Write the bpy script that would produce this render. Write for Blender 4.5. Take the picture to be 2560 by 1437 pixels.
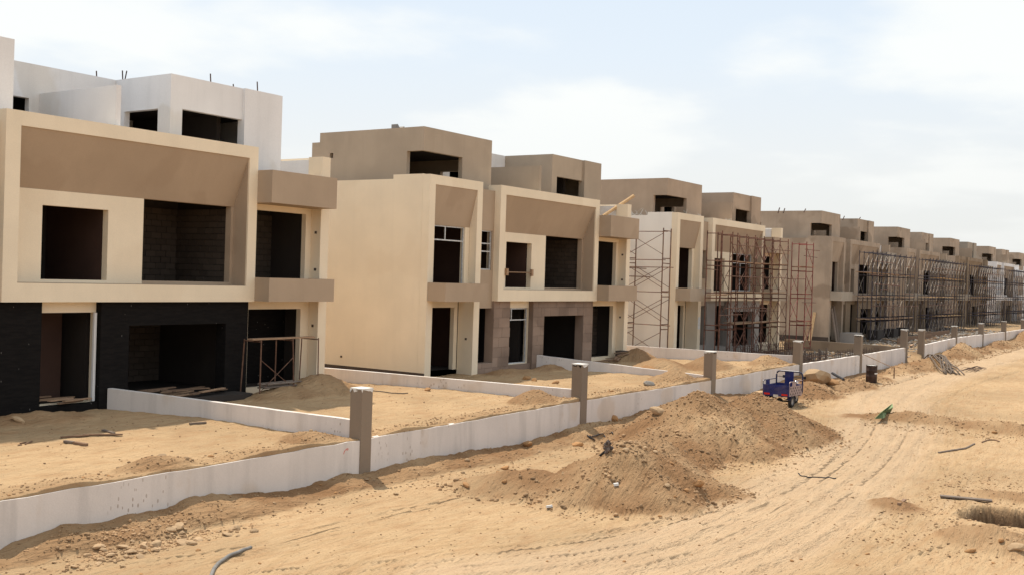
import bpy, bmesh, math, random
import numpy as np
from mathutils import Vector, Matrix

for o in list(bpy.data.objects):
    bpy.data.objects.remove(o, do_unlink=True)
random.seed(7)
SC = bpy.context.scene
COL = SC.collection

# ------------------------------------------------------------------ camera
IMG_W, IMG_H = 2560, 1437
F_PX, YAW, PITCH, ROLL, EYE = 2693.09, 0.5955, -0.0103, 0.0322, 3.9465
def cam_axes():
    f = Vector((math.cos(YAW)*math.cos(PITCH), math.sin(YAW)*math.cos(PITCH), math.sin(PITCH)))
    r0 = Vector((math.sin(YAW), -math.cos(YAW), 0)); u0 = r0.cross(f)
    r = r0*math.cos(ROLL) + u0*math.sin(ROLL); u = u0*math.cos(ROLL) - r0*math.sin(ROLL)
    return r, u, f
CR, CU, CF = cam_axes()
cam_d = bpy.data.cameras.new('camera'); cam = bpy.data.objects.new('camera', cam_d); COL.objects.link(cam)
cam_d.sensor_width = 36; cam_d.lens = 36*F_PX/IMG_W; cam_d.clip_end = 6000; cam_d.clip_start = 0.1
cam.matrix_world = Matrix(((CR.x, CU.x, -CF.x, 0), (CR.y, CU.y, -CF.y, 0), (CR.z, CU.z, -CF.z, EYE), (0, 0, 0, 1)))
SC.camera = cam
SC.render.resolution_x, SC.render.resolution_y = 1024, 574

# ------------------------------------------------------------------ light
SUN_EL = math.radians(66.5); SUN_DIR = Vector((0.34, 0.94, 0)).normalized()   # towards the sun, on plan
to_sun = Vector((SUN_DIR.x*math.cos(SUN_EL), SUN_DIR.y*math.cos(SUN_EL), math.sin(SUN_EL)))
sun_d = bpy.data.lights.new('sun', 'SUN'); sun = bpy.data.objects.new('sun', sun_d); COL.objects.link(sun)
sun_d.energy = 4.3; sun_d.angle = math.radians(0.8); sun_d.color = (1.0, 0.90, 0.76)
sun.rotation_euler = to_sun.to_track_quat('Z', 'Y').to_euler()
sun.location = (60, 60, 80)

world = bpy.data.worlds.new('World'); SC.world = world; world.use_nodes = True
wt_ = world.node_tree; wt_.nodes.clear()
def wn(t, **k):
    n = wt_.nodes.new(t)
    for a, b in k.items(): setattr(n, a, b)
    return n
WL = wt_.links.new
SKY_K = 9.9; CLOUD_AT = (12.2, 7.55, 0.0)
w_out = wn('ShaderNodeOutputWorld'); w_bg = wn('ShaderNodeBackground'); WL(w_bg.outputs[0], w_out.inputs[0])
w_bg.inputs['Strength'].default_value = 0.10
sky = wn('ShaderNodeTexSky', sky_type='NISHITA', sun_disc=False)
sky.sun_elevation = SUN_EL; sky.sun_rotation = math.atan2(SUN_DIR.x, SUN_DIR.y)
sky.air_density = 1.0; sky.dust_density = 3.0; sky.ozone_density = 1.0; sky.altitude = 100
tc = wn('ShaderNodeTexCoord'); sep = wn('ShaderNodeSeparateXYZ'); WL(tc.outputs['Generated'], sep.inputs[0])
def wmath(op, a, b=None, clamp=False):
    n = wn('ShaderNodeMath', operation=op, use_clamp=clamp)
    for i, v in enumerate((a, b)):
        if v is None: continue
        if isinstance(v, (int, float)): n.inputs[i].default_value = v
        else: WL(v, n.inputs[i])
    return n.outputs[0]
zc = wmath('ADD', wmath('MAXIMUM', sep.outputs[2], 0.0), 0.16)
comb = wn('ShaderNodeCombineXYZ')
WL(wmath('DIVIDE', sep.outputs[0], zc), comb.inputs[0]); WL(wmath('DIVIDE', sep.outputs[1], zc), comb.inputs[1])
cn = wn('ShaderNodeTexNoise'); cn.inputs['Scale'].default_value = 0.95; cn.inputs['Detail'].default_value = 8; cn.inputs['Roughness'].default_value = 0.5
cmap = wn('ShaderNodeMapping'); cmap.inputs['Location'].default_value = CLOUD_AT
WL(comb.outputs[0], cmap.inputs[0]); WL(cmap.outputs[0], cn.inputs[0])
cr = wn('ShaderNodeMapRange', interpolation_type='SMOOTHSTEP'); WL(cn.outputs[0], cr.inputs[0])
cr.inputs[1].default_value = 0.445; cr.inputs[2].default_value = 0.585
# hazy desert sky: greyish white at the horizon, pale blue higher up, over the Nishita blue
hr_ = wn('ShaderNodeValToRGB'); WL(sep.outputs[2], hr_.inputs[0]); e_ = hr_.color_ramp.elements
e_[0].position = 0.0; e_[0].color = (0.86, 0.865, 0.835, 1); e_[1].position = 0.42; e_[1].color = (0.68, 0.82, 0.98, 1)
n_ = e_.new(0.10); n_.color = (0.89, 0.91, 0.905, 1); n_ = e_.new(0.2); n_.color = (0.815, 0.895, 0.97, 1)
hs = wn('ShaderNodeMixRGB', blend_type='MULTIPLY'); hs.inputs[0].default_value = 1; WL(hr_.outputs[0], hs.inputs[1]); hs.inputs[2].default_value = (SKY_K, SKY_K, SKY_K, 1)
m1 = wn('ShaderNodeMixRGB'); m1.inputs[0].default_value = 0.88; WL(sky.outputs[0], m1.inputs[1]); WL(hs.outputs[0], m1.inputs[2])
m2 = wn('ShaderNodeMixRGB'); WL(wmath('MULTIPLY', wmath('MULTIPLY', cr.outputs[0], 0.8), wmath('ADD', wmath('MULTIPLY', sep.outputs[2], 5.0), 0.15, True)), m2.inputs[0]); WL(m1.outputs[0], m2.inputs[1]); m2.inputs[2].default_value = (SKY_K*0.965, SKY_K*0.975, SKY_K*0.945, 1)
WL(m2.outputs[0], w_bg.inputs['Color'])
SC.view_settings.view_transform = 'Standard'; SC.view_settings.look = 'None'
SC.view_settings.exposure = 0.10; SC.view_settings.gamma = 1.0
SC.view_settings.use_curve_mapping = False
SC.render.engine = 'CYCLES'

# pixel of the photograph -> point on a vertical or level plane of the place
def ray(px, py): return CF + CR*((px-IMG_W/2)/F_PX) - CU*((py-IMG_H/2)/F_PX)
def at_y(px, py, Y): v = ray(px, py); return Vector((0, 0, EYE)) + v*(Y/v.y)
def at_x(px, py, X): v = ray(px, py); return Vector((0, 0, EYE)) + v*(X/v.x)
def at_z(px, py, Z): v = ray(px, py); return Vector((0, 0, EYE)) + v*((Z-EYE)/v.z)

# ------------------------------------------------------------------ materials
def nt(name):
    m = bpy.data.materials.new(name); m.use_nodes = True; t = m.node_tree; t.nodes.clear()
    o = t.nodes.new('ShaderNodeOutputMaterial'); b = t.nodes.new('ShaderNodeBsdfPrincipled')
    t.links.new(b.outputs[0], o.inputs[0]); b.inputs['Roughness'].default_value = 0.9
    b.inputs['Specular IOR Level'].default_value = 0.2
    return m, t, b
def noise(t, vec, scale, detail=4, rough=0.55, mapping=None):
    n = t.nodes.new('ShaderNodeTexNoise'); n.inputs['Scale'].default_value = scale
    n.inputs['Detail'].default_value = detail; n.inputs['Roughness'].default_value = rough
    if mapping:
        mp = t.nodes.new('ShaderNodeMapping'); mp.inputs['Scale'].default_value = mapping
        t.links.new(vec, mp.inputs[0]); vec = mp.outputs[0]
    t.links.new(vec, n.inputs['Vector']); return n.outputs[0]
def ramp(t, fac, lo, hi, a=0.0, b=1.0):
    n = t.nodes.new('ShaderNodeMapRange'); n.interpolation_type = 'SMOOTHSTEP'
    t.links.new(fac, n.inputs[0])
    for i, v in enumerate((lo, hi, a, b)): n.inputs[i+1].default_value = v
    return n.outputs[0]
def mix(t, fac, a, b, kind='MIX'):
    n = t.nodes.new('ShaderNodeMixRGB'); n.blend_type = kind
    if isinstance(fac, (int, float)): n.inputs[0].default_value = fac
    else: t.links.new(fac, n.inputs[0])
    for i, v in ((1, a), (2, b)):
        if isinstance(v, tuple): n.inputs[i].default_value = (*v, 1)
        else: t.links.new(v, n.inputs[i])
    return n.outputs[0]
def mth(t, op, a, b=0.0):
    n = t.nodes.new('ShaderNodeMath'); n.operation = op
    for i, v in enumerate((a, b)):
        if isinstance(v, (int, float)): n.inputs[i].default_value = v
        else: t.links.new(v, n.inputs[i])
    return n.outputs[0]
def bump(t, b, h, strength, dist):
    n = t.nodes.new('ShaderNodeBump'); n.inputs['Strength'].default_value = strength; n.inputs['Distance'].default_value = dist
    t.links.new(h, n.inputs['Height']); t.links.new(n.outputs[0], b.inputs['Normal']); return n
def geo(t): return t.nodes.new('ShaderNodeNewGeometry').outputs['Position']
def sc(c, k): return tuple(min(1, v*k) for v in c)

def plaster(name, c, var=0.10, streak=0.06, grain=0.5, stain=None, stain_amt=0.0, rand=0.0):
    m, t, b = nt(name); P = geo(t)
    big = ramp(t, noise(t, P, 0.55, 5), 0.3, 0.7)
    col = mix(t, big, sc(c, 1-var), sc(c, 1+var*0.6))
    st = ramp(t, noise(t, P, 1.0, 4, 0.6, (2.2, 2.2, 0.22)), 0.45, 0.75)
    col = mix(t, mth(t, 'MULTIPLY', st, streak*4), col, sc(c, 0.72))
    if stain:
        s = ramp(t, noise(t, P, 0.42, 3, 0.45), 0.575, 0.635)
        col = mix(t, mth(t, 'MULTIPLY', s, stain_amt), col, stain)
    fine = noise(t, P, 38, 3)
    col = mix(t, 0.10, col, mix(t, ramp(t, fine, 0.3, 0.7), sc(c, 0.7), sc(c, 1.2)))
    if rand:
        oi = t.nodes.new('ShaderNodeObjectInfo')
        col = mix(t, mth(t, 'MULTIPLY', oi.outputs['Random'], rand), col, sc(c, 0.45))
    t.links.new(col, b.inputs['Base Color']); bump(t, b, fine, grain, 0.006)
    return m
M = {}
def fence_mat(name, c, *a, **k):
    """dusty white paint with rusty runs and mud splashes"""
    m = plaster(name, c, *a, **k); t = m.node_tree; b = [n for n in t.nodes if n.type == 'BSDF_PRINCIPLED'][0]
    col = b.inputs['Base Color'].links[0].from_socket; P = geo(t)
    run = ramp(t, noise(t, P, 1.0, 3, 0.5, (0.75, 0.75, 0.10)), 0.60, 0.70)
    col = mix(t, mth(t, 'MULTIPLY', mth(t, 'MULTIPLY', run, ramp(t, noise(t, P, 1.6, 3), 0.42, 0.62)), 0.55), col, (0.42, 0.27, 0.125))
    v = t.nodes.new('ShaderNodeTexVoronoi'); v.inputs['Scale'].default_value = 1.0
    mp = t.nodes.new('ShaderNodeMapping'); mp.inputs['Scale'].default_value = (11, 11, 4.5); t.links.new(P, mp.inputs[0]); t.links.new(mp.outputs[0], v.inputs[0])
    sp = mth(t, 'MULTIPLY', mth(t, 'LESS_THAN', v.outputs['Distance'], 0.20), ramp(t, noise(t, P, 0.45, 2), 0.52, 0.66))
    col = mix(t, mth(t, 'MULTIPLY', sp, 0.6), col, (0.23, 0.15, 0.09))
    t.links.new(col, b.inputs['Base Color']); return m
M['cream'] = plaster('cream_plaster', (0.825, 0.70, 0.525), 0.06, 0.035, stain=(0.75, 0.615, 0.445), stain_amt=0.4)
M['tan'] = plaster('tan_plaster', (0.425, 0.322, 0.23), 0.07, 0.04, stain=(0.36, 0.265, 0.185), stain_amt=0.5)
M['pent_tan'] = plaster('penthouse_tan_plaster', (0.415, 0.332, 0.25), 0.09, 0.06, stain=(0.36, 0.29, 0.22), stain_amt=0.5)
M['white'] = plaster('white_plaster', (0.77, 0.755, 0.75), 0.06, 0.06, stain=(0.50, 0.42, 0.30), stain_amt=0.28)
M['offwhite'] = plaster('offwhite_plaster', (0.84, 0.79, 0.72), 0.05, 0.04)
M['fence'] = fence_mat('painted_garden_wall', (0.70, 0.64, 0.595), 0.09, 0.17, stain=(0.55, 0.42, 0.29), stain_amt=0.4)
M['pillar'] = plaster('brown_pillar_plaster', (0.245, 0.19, 0.142), 0.10, 0.05)
M['raw'] = plaster('raw_render', (0.42, 0.33, 0.25), 0.19, 0.13, stain=(0.26, 0.195, 0.14), stain_amt=0.7)
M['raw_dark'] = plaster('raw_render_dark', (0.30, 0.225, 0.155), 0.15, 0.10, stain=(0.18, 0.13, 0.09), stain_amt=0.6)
M['grey'] = plaster('grey_render', (0.33, 0.295, 0.265), 0.12, 0.08)
M['concrete'] = plaster('concrete', (0.36, 0.31, 0.25), 0.15, 0.1)
M['block'] = plaster('concrete_block', (0.105, 0.080, 0.062), 0.15, 0.0, rand=0.5)  # darker than bare block; room shade put into the colour
M['brickwall'] = plaster('brick_room_wall', (0.075, 0.042, 0.032), 0.2, 0.05)  # brick tone lowered, room shade put into the colour
M['interior'] = plaster('bare_interior', (0.050, 0.041, 0.036), 0.2, 0.1)  # nearly black: shade of the rooms is put into the colour
M['stone'] = plaster('stone_cladding', (0.29, 0.205, 0.155), 0.28, 0.0, 0.6, stain=(0.40, 0.29, 0.22), stain_amt=0.45, rand=0.4)
M['plinth'] = plaster('plinth_strip', (0.10, 0.075, 0.06), 0.2, 0.1)
def simple(name, c, rough=0.6, metal=0.0, var=0.15, scale=9, spec=0.3, bumpd=0.0):
    m, t, b = nt(name); P = geo(t)
    f = ramp(t, noise(t, P, scale, 4), 0.3, 0.7)
    t.links.new(mix(t, f, sc(c, 1-var), sc(c, 1+var)), b.inputs['Base Color'])
    b.inputs['Roughness'].default_value = rough; b.inputs['Metallic'].default_value = metal
    b.inputs['Specular IOR Level'].default_value = spec
    if bumpd: bump(t, b, noise(t, P, scale*3, 3), 0.6, bumpd)
    return m
def bitumen():
    m, t, b = nt('bitumen_coat'); P = geo(t)
    f = noise(t, P, 3.0, 5, 0.6, (1, 1, 6))
    col = mix(t, ramp(t, f, 0.3, 0.75), (0.011, 0.010, 0.010), (0.017, 0.015, 0.014))
    v = t.nodes.new('ShaderNodeTexVoronoi'); v.inputs['Scale'].default_value = 2.1
    mp = t.nodes.new('ShaderNodeMapping'); mp.inputs['Scale'].default_value = (3.2, 3.2, 1.0); t.links.new(P, mp.inputs[0]); t.links.new(mp.outputs[0], v.inputs[0])
    spk = mth(t, 'LESS_THAN', v.outputs['Distance'], 0.05)
    col = mix(t, mth(t, 'MULTIPLY', spk, 0.6), col, (0.32, 0.30, 0.28))
    t.links.new(col, b.inputs['Base Color']); b.inputs['Roughness'].default_value = 0.85; b.inputs['Specular IOR Level'].default_value = 0.03
    bump(t, b, noise(t, P, 20, 4), 0.3, 0.01); return m
M['bitumen'] = bitumen()
M['alu'] = simple('aluminium_profile', (0.55, 0.56, 0.57), 0.45, 0.3)
M['rust_tube'] = simple('rusty_red_tube', (0.155, 0.073, 0.050), 0.7, 0.1, 0.45, 5)
M['red_tube'] = simple('red_painted_tube', (0.23, 0.058, 0.048), 0.6, 0.0, 0.3, 5)
M['blue_tube'] = simple('dark_blue_tube', (0.062, 0.055, 0.066), 0.6, 0.1, 0.4, 5)
M['grey_tube'] = simple('galvanised_tube', (0.27, 0.235, 0.205), 0.5, 0.4, 0.2, 5)
M['brown_tube'] = simple('brown_steel_tube', (0.16, 0.085, 0.055), 0.7, 0.1, 0.35, 6)
def wood(name, c, rnd=0.5):
    m, t, b = nt(name); tcn = t.nodes.new('ShaderNodeTexCoord')
    f = noise(t, tcn.outputs['Object'], 5, 4, 0.6, (1.0, 9, 9))
    oi = t.nodes.new('ShaderNodeObjectInfo')
    col = mix(t, ramp(t, f, 0.3, 0.7), sc(c, 0.65), sc(c, 1.2))
    col = mix(t, mth(t, 'MULTIPLY', oi.outputs['Random'], rnd), col, sc(c, 0.4))
    t.links.new(col, b.inputs['Base Color']); bump(t, b, f, 0.4, 0.004); return m
M['plank'] = wood('scaffold_plank', (0.42, 0.27, 0.17))
M['board'] = wood('weathered_board', (0.27, 0.17, 0.11))
M['newwood'] = wood('new_timber', (0.62, 0.41, 0.22), 0.25)
M['greywood'] = wood('grey_board', (0.22, 0.172, 0.138))
M['rock'] = plaster('tan_stone', (0.46, 0.315, 0.185), 0.25, 0.0, 1.0, rand=0.45)
M['rock_orange'] = plaster('orange_stone', (0.43, 0.235, 0.105), 0.25, 0.0, 1.0, rand=0.35)
M['rubble'] = plaster('grey_rubble', (0.33, 0.30, 0.265), 0.25, 0.0, 1.0, rand=0.5)
M['pebble'] = simple('pebbles', (0.33, 0.21, 0.115), 0.95, 0, 0.45, 1.7)
M['rubblestuff'] = simple('rubble_chips', (0.27, 0.235, 0.20), 0.95, 0, 0.5, 2.5)
M['rebar'] = simple('rebar_steel', (0.085, 0.052, 0.04), 0.8, 0.2, 0.3)
def dusty(name, c):
    m = simple(name, c, 0.45, 0.0, 0.2, 6, 0.4); t = m.node_tree; b = [n for n in t.nodes if n.type == 'BSDF_PRINCIPLED'][0]
    col = b.inputs['Base Color'].links[0].from_socket; P = geo(t)
    d = ramp(t, noise(t, P, 3.5, 5, 0.65), 0.42, 0.75)
    t.links.new(mix(t, mth(t, 'MULTIPLY', d, 0.22), col, (0.30, 0.22, 0.15)), b.inputs['Base Color'])
    t.links.new(mth(t, 'ADD', mth(t, 'MULTIPLY', d, 0.4), 0.4), b.inputs['Roughness']); return m
M['blue'] = dusty('dusty_blue_paint', (0.012, 0.018, 0.115))
M['blue_dark'] = simple('dark_blue_steel', (0.010, 0.013, 0.055), 0.45, 0.0, 0.2, 6, 0.5)
M['side_panel'] = simple('dusty_side_panel', (0.32, 0.24, 0.24), 0.5, 0.2, 0.15)
M['tyre'] = simple('tyre_rubber', (0.025, 0.023, 0.022), 0.85, 0, 0.25, 12)
M['rim'] = simple('wheel_rim', (0.34, 0.33, 0.33), 0.45, 0.6, 0.15)
M['black'] = simple('black_plastic', (0.015, 0.015, 0.016), 0.5, 0, 0.2)
M['taillight'] = simple('red_lens', (0.55, 0.016, 0.012), 0.25, 0, 0.05, 4, 0.5)
M['chrome'] = simple('chrome', (0.65, 0.65, 0.66), 0.25, 0.9, 0.05)
M['indicator'] = simple('orange_lens', (0.75, 0.25, 0.05), 0.3, 0, 0.05)
M['platewhite'] = simple('plate_white', (0.55, 0.52, 0.46), 0.6)
M['barrel'] = simple('rusted_barrel', (0.055, 0.032, 0.024), 0.75, 0.2, 0.4, 4)
M['cloth_green'] = simple('green_netting', (0.21, 0.27, 0.13), 0.9, 0, 0.3)
M['hose2'] = simple('dusty_hose', (0.15, 0.115, 0.09), 0.8)
M['hose'] = simple('grey_hose', (0.20, 0.19, 0.175), 0.6, 0, 0.15)
M['cable'] = simple('black_cable', (0.018, 0.018, 0.022), 0.5)
M['cap'] = simple('lime_mortar', (0.68, 0.66, 0.62), 0.9, 0, 0.12)
M['redpaint'] = simple('red_spray_paint', (0.62, 0.06, 0.04), 0.8)
M['paper'] = simple('paper', (0.68, 0.68, 0.66), 0.8)
M['cement_bag'] = simple('dirty_cloth', (0.13, 0.10, 0.085), 0.95, 0, 0.35)

def sand_mat():
    m, t, b = nt('desert_sand'); P = geo(t)
    def attr(n):
        a = t.nodes.new('ShaderNodeAttribute'); a.attribute_name = n; return a.outputs['Fac']
    soil_shade, tu, tm, loose = attr('soil_shade'), attr('tu'), attr('tm'), attr('loose')
    ru, rw, rm = attr('ru'), attr('rw'), attr('rm')
    rv = t.nodes.new('ShaderNodeCombineXYZ'); t.links.new(ru, rv.inputs[0]); t.links.new(rw, rv.inputs[1])
    lane = noise(t, rv.outputs[0], 1.0, 6, 0.68, (0.35, 4.2, 1.0))
    base = (0.465, 0.321, 0.183)
    n1 = ramp(t, noise(t, P, 0.22, 5, 0.6), 0.32, 0.68)
    col = mix(t, n1, sc(base, 0.82), sc(base, 1.09))
    n2 = ramp(t, noise(t, P, 2.1, 6, 0.65, (0.55, 1.5, 1.0)), 0.40, 0.72)
    col = mix(t, mth(t, 'MULTIPLY', n2, 0.55), col, (0.37, 0.213, 0.108))
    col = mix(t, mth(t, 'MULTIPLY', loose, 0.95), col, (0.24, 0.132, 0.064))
    gr = noise(t, P, 26, 4, 0.7)
    col = mix(t, mth(t, 'MULTIPLY', ramp(t, gr, 0.52, 0.72), 0.28), col, (0.30, 0.18, 0.09))
    col = mix(t, mth(t, 'MULTIPLY', mth(t, 'MULTIPLY', ramp(t, lane, 0.48, 0.68), rm), 0.45), col, (0.345, 0.215, 0.105))
    col = mix(t, mth(t, 'MULTIPLY', mth(t, 'MULTIPLY', ramp(t, lane, 0.46, 0.30), rm), 0.35), col, (0.57, 0.41, 0.265))
    ab = mth(t, 'ABSOLUTE', mth(t, 'ADD', rw, 0.6))
    pale = mth(t, 'MULTIPLY', ramp(t, ab, 2.6, 1.2), rm)
    col = mix(t, mth(t, 'MULTIPLY', pale, 0.42), col, (0.565, 0.42, 0.285))
    col = mix(t, soil_shade, col, (0.105, 0.075, 0.052))  # dark soil, with shade of plots and trench put into the colour
    # little dark grains and clods
    v = t.nodes.new('ShaderNodeTexVoronoi'); v.inputs['Scale'].default_value = 5.5; t.links.new(P, v.inputs[0])
    spots = mth(t, 'MULTIPLY', mth(t, 'LESS_THAN', v.outputs['Distance'], 0.13), ramp(t, noise(t, P, 0.9, 3), 0.40, 0.60))
    col = mix(t, mth(t, 'MULTIPLY', spots, 0.65), col, (0.23, 0.13, 0.065))
    t.links.new(col, b.inputs['Base Color'])
    b.inputs['Roughness'].default_value = 0.95; b.inputs['Specular IOR Level'].default_value = 0.1
    # relief: grains, wind / grader ripples, tyre treads on the tracks
    rip = noise(t, P, 3.2, 5, 0.6, (0.8, 3.2, 1.0))
    h = mth(t, 'ADD', mth(t, 'MULTIPLY', rip, 0.12), mth(t, 'MULTIPLY', gr, 0.016))
    h = mth(t, 'ADD', h, mth(t, 'MULTIPLY', noise(t, P, 9, 4, 0.6), 0.03))
    tread = mth(t, 'MULTIPLY', mth(t, 'SINE', mth(t, 'MULTIPLY', tu, 2*math.pi/0.15)), mth(t, 'MULTIPLY', mth(t, 'MULTIPLY', tm, ramp(t, noise(t, P, 0.8, 2), 0.38, 0.6)), 0.010))
    h = mth(t, 'ADD', h, mth(t, 'MULTIPLY', mth(t, 'MULTIPLY', lane, rm), 0.11))
    h = mth(t, 'ADD', h, tread)
    h = mth(t, 'ADD', h, mth(t, 'MULTIPLY', spots, 0.02))
    bn = bump(t, b, h, 0.9, 1.0)
    return m
M['sand'] = sand_mat()

def cracked(name, c):
    """raw render with pale repair mortar worked over its cracks near the foot of the wall"""
    m = plaster(name, c, 0.12, 0.06, stain=sc(c, 0.62), stain_amt=0.7)
    t = m.node_tree; b = [n for n in t.nodes if n.type == 'BSDF_PRINCIPLED'][0]
    old = b.inputs['Base Color'].links[0].from_socket; P = geo(t)
    v = t.nodes.new('ShaderNodeTexVoronoi'); v.feature = 'DISTANCE_TO_EDGE'; v.inputs['Scale'].default_value = 2.6; t.links.new(P, v.inputs[0])
    ed = mth(t, 'LESS_THAN', v.outputs['Distance'], 0.05)
    s = t.nodes.new('ShaderNodeSeparateXYZ'); t.links.new(P, s.inputs[0])
    low = ramp(t, mth(t, 'ADD', s.outputs[2], mth(t, 'MULTIPLY', noise(t, P, 0.9, 3), 1.6)), 8.75, 8.6)
    t.links.new(mix(t, mth(t, 'MULTIPLY', mth(t, 'MULTIPLY', ed, low), 0.75), old, (0.62, 0.58, 0.52)), b.inputs['Base Color'])
    return m
M['cracked'] = cracked('cracked_render', (0.42, 0.318, 0.235))

# ------------------------------------------------------------------ mesh helpers
class MB:
    def __init__(s): s.v = []; s.f = []
    def add(s, vs, fs):
        n = len(s.v); s.v += [tuple(p) for p in vs]; s.f += [tuple(i+n for i in f) for f in fs]; return s
    def box(s, x0, x1, y0, y1, z0, z1):
        return s.add([(x0,y0,z0),(x1,y0,z0),(x1,y1,z0),(x0,y1,z0),(x0,y0,z1),(x1,y0,z1),(x1,y1,z1),(x0,y1,z1)],
                     [(0,3,2,1),(4,5,6,7),(0,1,5,4),(1,2,6,5),(2,3,7,6),(3,0,4,7)])
    def prism_x(s, pts, x0, x1):
        n = len(pts)
        return s.add([(x0, y, z) for y, z in pts]+[(x1, y, z) for y, z in pts],
                     [tuple(range(n)), tuple(range(2*n-1, n-1, -1))]+[(i, (i+1) % n, n+(i+1) % n, n+i) for i in range(n)])
    def tube(s, a, b, r, n=6, r2=None):
        a, b = Vector(a), Vector(b); d = (b-a).normalized(); r2 = r if r2 is None else r2
        u = d.orthogonal().normalized(); w = d.cross(u)
        vs = []
        for c, rr in ((a, r), (b, r2)):
            for i in range(n):
                q = 2*math.pi*i/n; vs.append(c+u*(rr*math.cos(q))+w*(rr*math.sin(q)))
        return s.add(vs, [tuple(range(n-1, -1, -1)), tuple(range(n, 2*n))]+[(i, (i+1) % n, n+(i+1) % n, n+i) for i in range(n)])
    def path(s, pts, r, n=6):
        pts = [Vector(p) for p in pts]; vs = []; m = len(pts)
        up = Vector((0, 0, 1))
        for k, p in enumerate(pts):
            d = (pts[min(k+1, m-1)]-pts[max(k-1, 0)]).normalized()
            u = d.cross(up)
            u = u.normalized() if u.length > 0.05 else d.orthogonal().normalized()
            w = u.cross(d)
            vs += [p+u*(r*math.cos(2*math.pi*i/n))+w*(r*math.sin(2*math.pi*i/n)) for i in range(n)]
        fs = [tuple(range(n)), tuple(range((m-1)*n, m*n))]
        for k in range(m-1):
            fs += [(k*n+i, k*n+(i+1) % n, (k+1)*n+(i+1) % n, (k+1)*n+i) for i in range(n)]
        return s.add(vs, fs)
    def lathe(s, prof, axis='z', c=(0, 0, 0), n=20, a0=0, a1=2*math.pi):
        vs = []; k = len(prof)
        for i in range(n):
            q = a0+(a1-a0)*i/n
            for r, h in prof:
                x, y, z = r*math.cos(q), r*math.sin(q), h
                if axis == 'y': x, y, z = x, z, y
                if axis == 'x': x, y, z = z, x, y
                vs.append((x+c[0], y+c[1], z+c[2]))
        return s.add(vs, [(i*k+j, ((i+1) % n)*k+j, ((i+1) % n)*k+j+1, i*k+j+1) for i in range(n) for j in range(k-1)])
    def wall(s, axis, u0, u1, v0, v1, t0, t1, holes=()):
        """slab with rectangular openings; axis 'y': u=x v=z t=y; 'x': u=y v=z t=x; 'z': u=x v=y t=z"""
        us = sorted({u0, u1, *[min(max(h[k], u0), u1) for h in holes for k in (0, 1)]})
        vs_ = sorted({v0, v1, *[min(max(h[k], v0), v1) for h in holes for k in (2, 3)]})
        nu, nv = len(us)-1, len(vs_)-1
        def full(i, j):
            if i < 0 or j < 0 or i >= nu or j >= nv: return False
            a, b = (us[i]+us[i+1])/2, (vs_[j]+vs_[j+1])/2
            return not any(h[0] < a < h[1] and h[2] < b < h[3] for h in holes)
        idx = {}; V = []; Fc = []
        def vt(i, j, k):
            if (i, j, k) not in idx:
                u, v, t = us[i], vs_[j], (t0, t1)[k]
                idx[i, j, k] = len(V)
                V.append((u, t, v) if axis == 'y' else (t, u, v) if axis == 'x' else (u, v, t))
            return idx[i, j, k]
        for i in range(nu):
            for j in range(nv):
                if not full(i, j): continue
                for k in (0, 1): Fc.append((vt(i,j,k), vt(i+1,j,k), vt(i+1,j+1,k), vt(i,j+1,k)))
                if not full(i-1, j): Fc.append((vt(i,j,0), vt(i,j+1,0), vt(i,j+1,1), vt(i,j,1)))
                if not full(i+1, j): Fc.append((vt(i+1,j,0), vt(i+1,j+1,0), vt(i+1,j+1,1), vt(i+1,j,1)))
                if not full(i, j-1): Fc.append((vt(i,j,0), vt(i+1,j,0), vt(i+1,j,1), vt(i,j,1)))
                if not full(i, j+1): Fc.append((vt(i,j+1,0), vt(i+1,j+1,0), vt(i+1,j+1,1), vt(i,j+1,1)))
        return s.add(V, Fc)
    def mesh(s, name, smooth=False):
        me = bpy.data.meshes.new(name); me.from_pydata(s.v, [], s.f)
        bm = bmesh.new(); bm.from_mesh(me); bmesh.ops.recalc_face_normals(bm, faces=bm.faces[:]); bm.to_mesh(me); bm.free()
        if smooth: me.polygons.foreach_set('use_smooth', [True]*len(me.polygons))
        return me
    def build(s, name, mat, parent=None, smooth=False, loc=None):
        return put(name, s.mesh(name, smooth), mat, parent, loc)
def put(name, me, mat, parent=None, loc=None):
    if mat and not me.materials: me.materials.append(M[mat])
    o = bpy.data.objects.new(name, me); COL.objects.link(o)
    if parent: o.parent = parent
    if loc is not None: o.location = loc
    return o
def inst(src, name, parent=None, loc=(0, 0, 0), rot=(0, 0, 0), scale=(1, 1, 1)):
    o = bpy.data.objects.new(name, src); COL.objects.link(o); o.location = loc; o.rotation_euler = rot; o.scale = scale
    if parent: o.parent = parent
    return o
def thing(name, label, cat, loc=(0, 0, 0), group=None, rz=0.0):
    o = bpy.data.objects.new(name, None); COL.objects.link(o); o.location = loc; o.rotation_euler.z = rz
    o.empty_display_size = 0.3
    return tag(o, label, cat, group)
def tag(o, label, cat, group=None):
    o['label'] = label; o['category'] = cat
    if group: o['group'] = group
    return o

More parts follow.
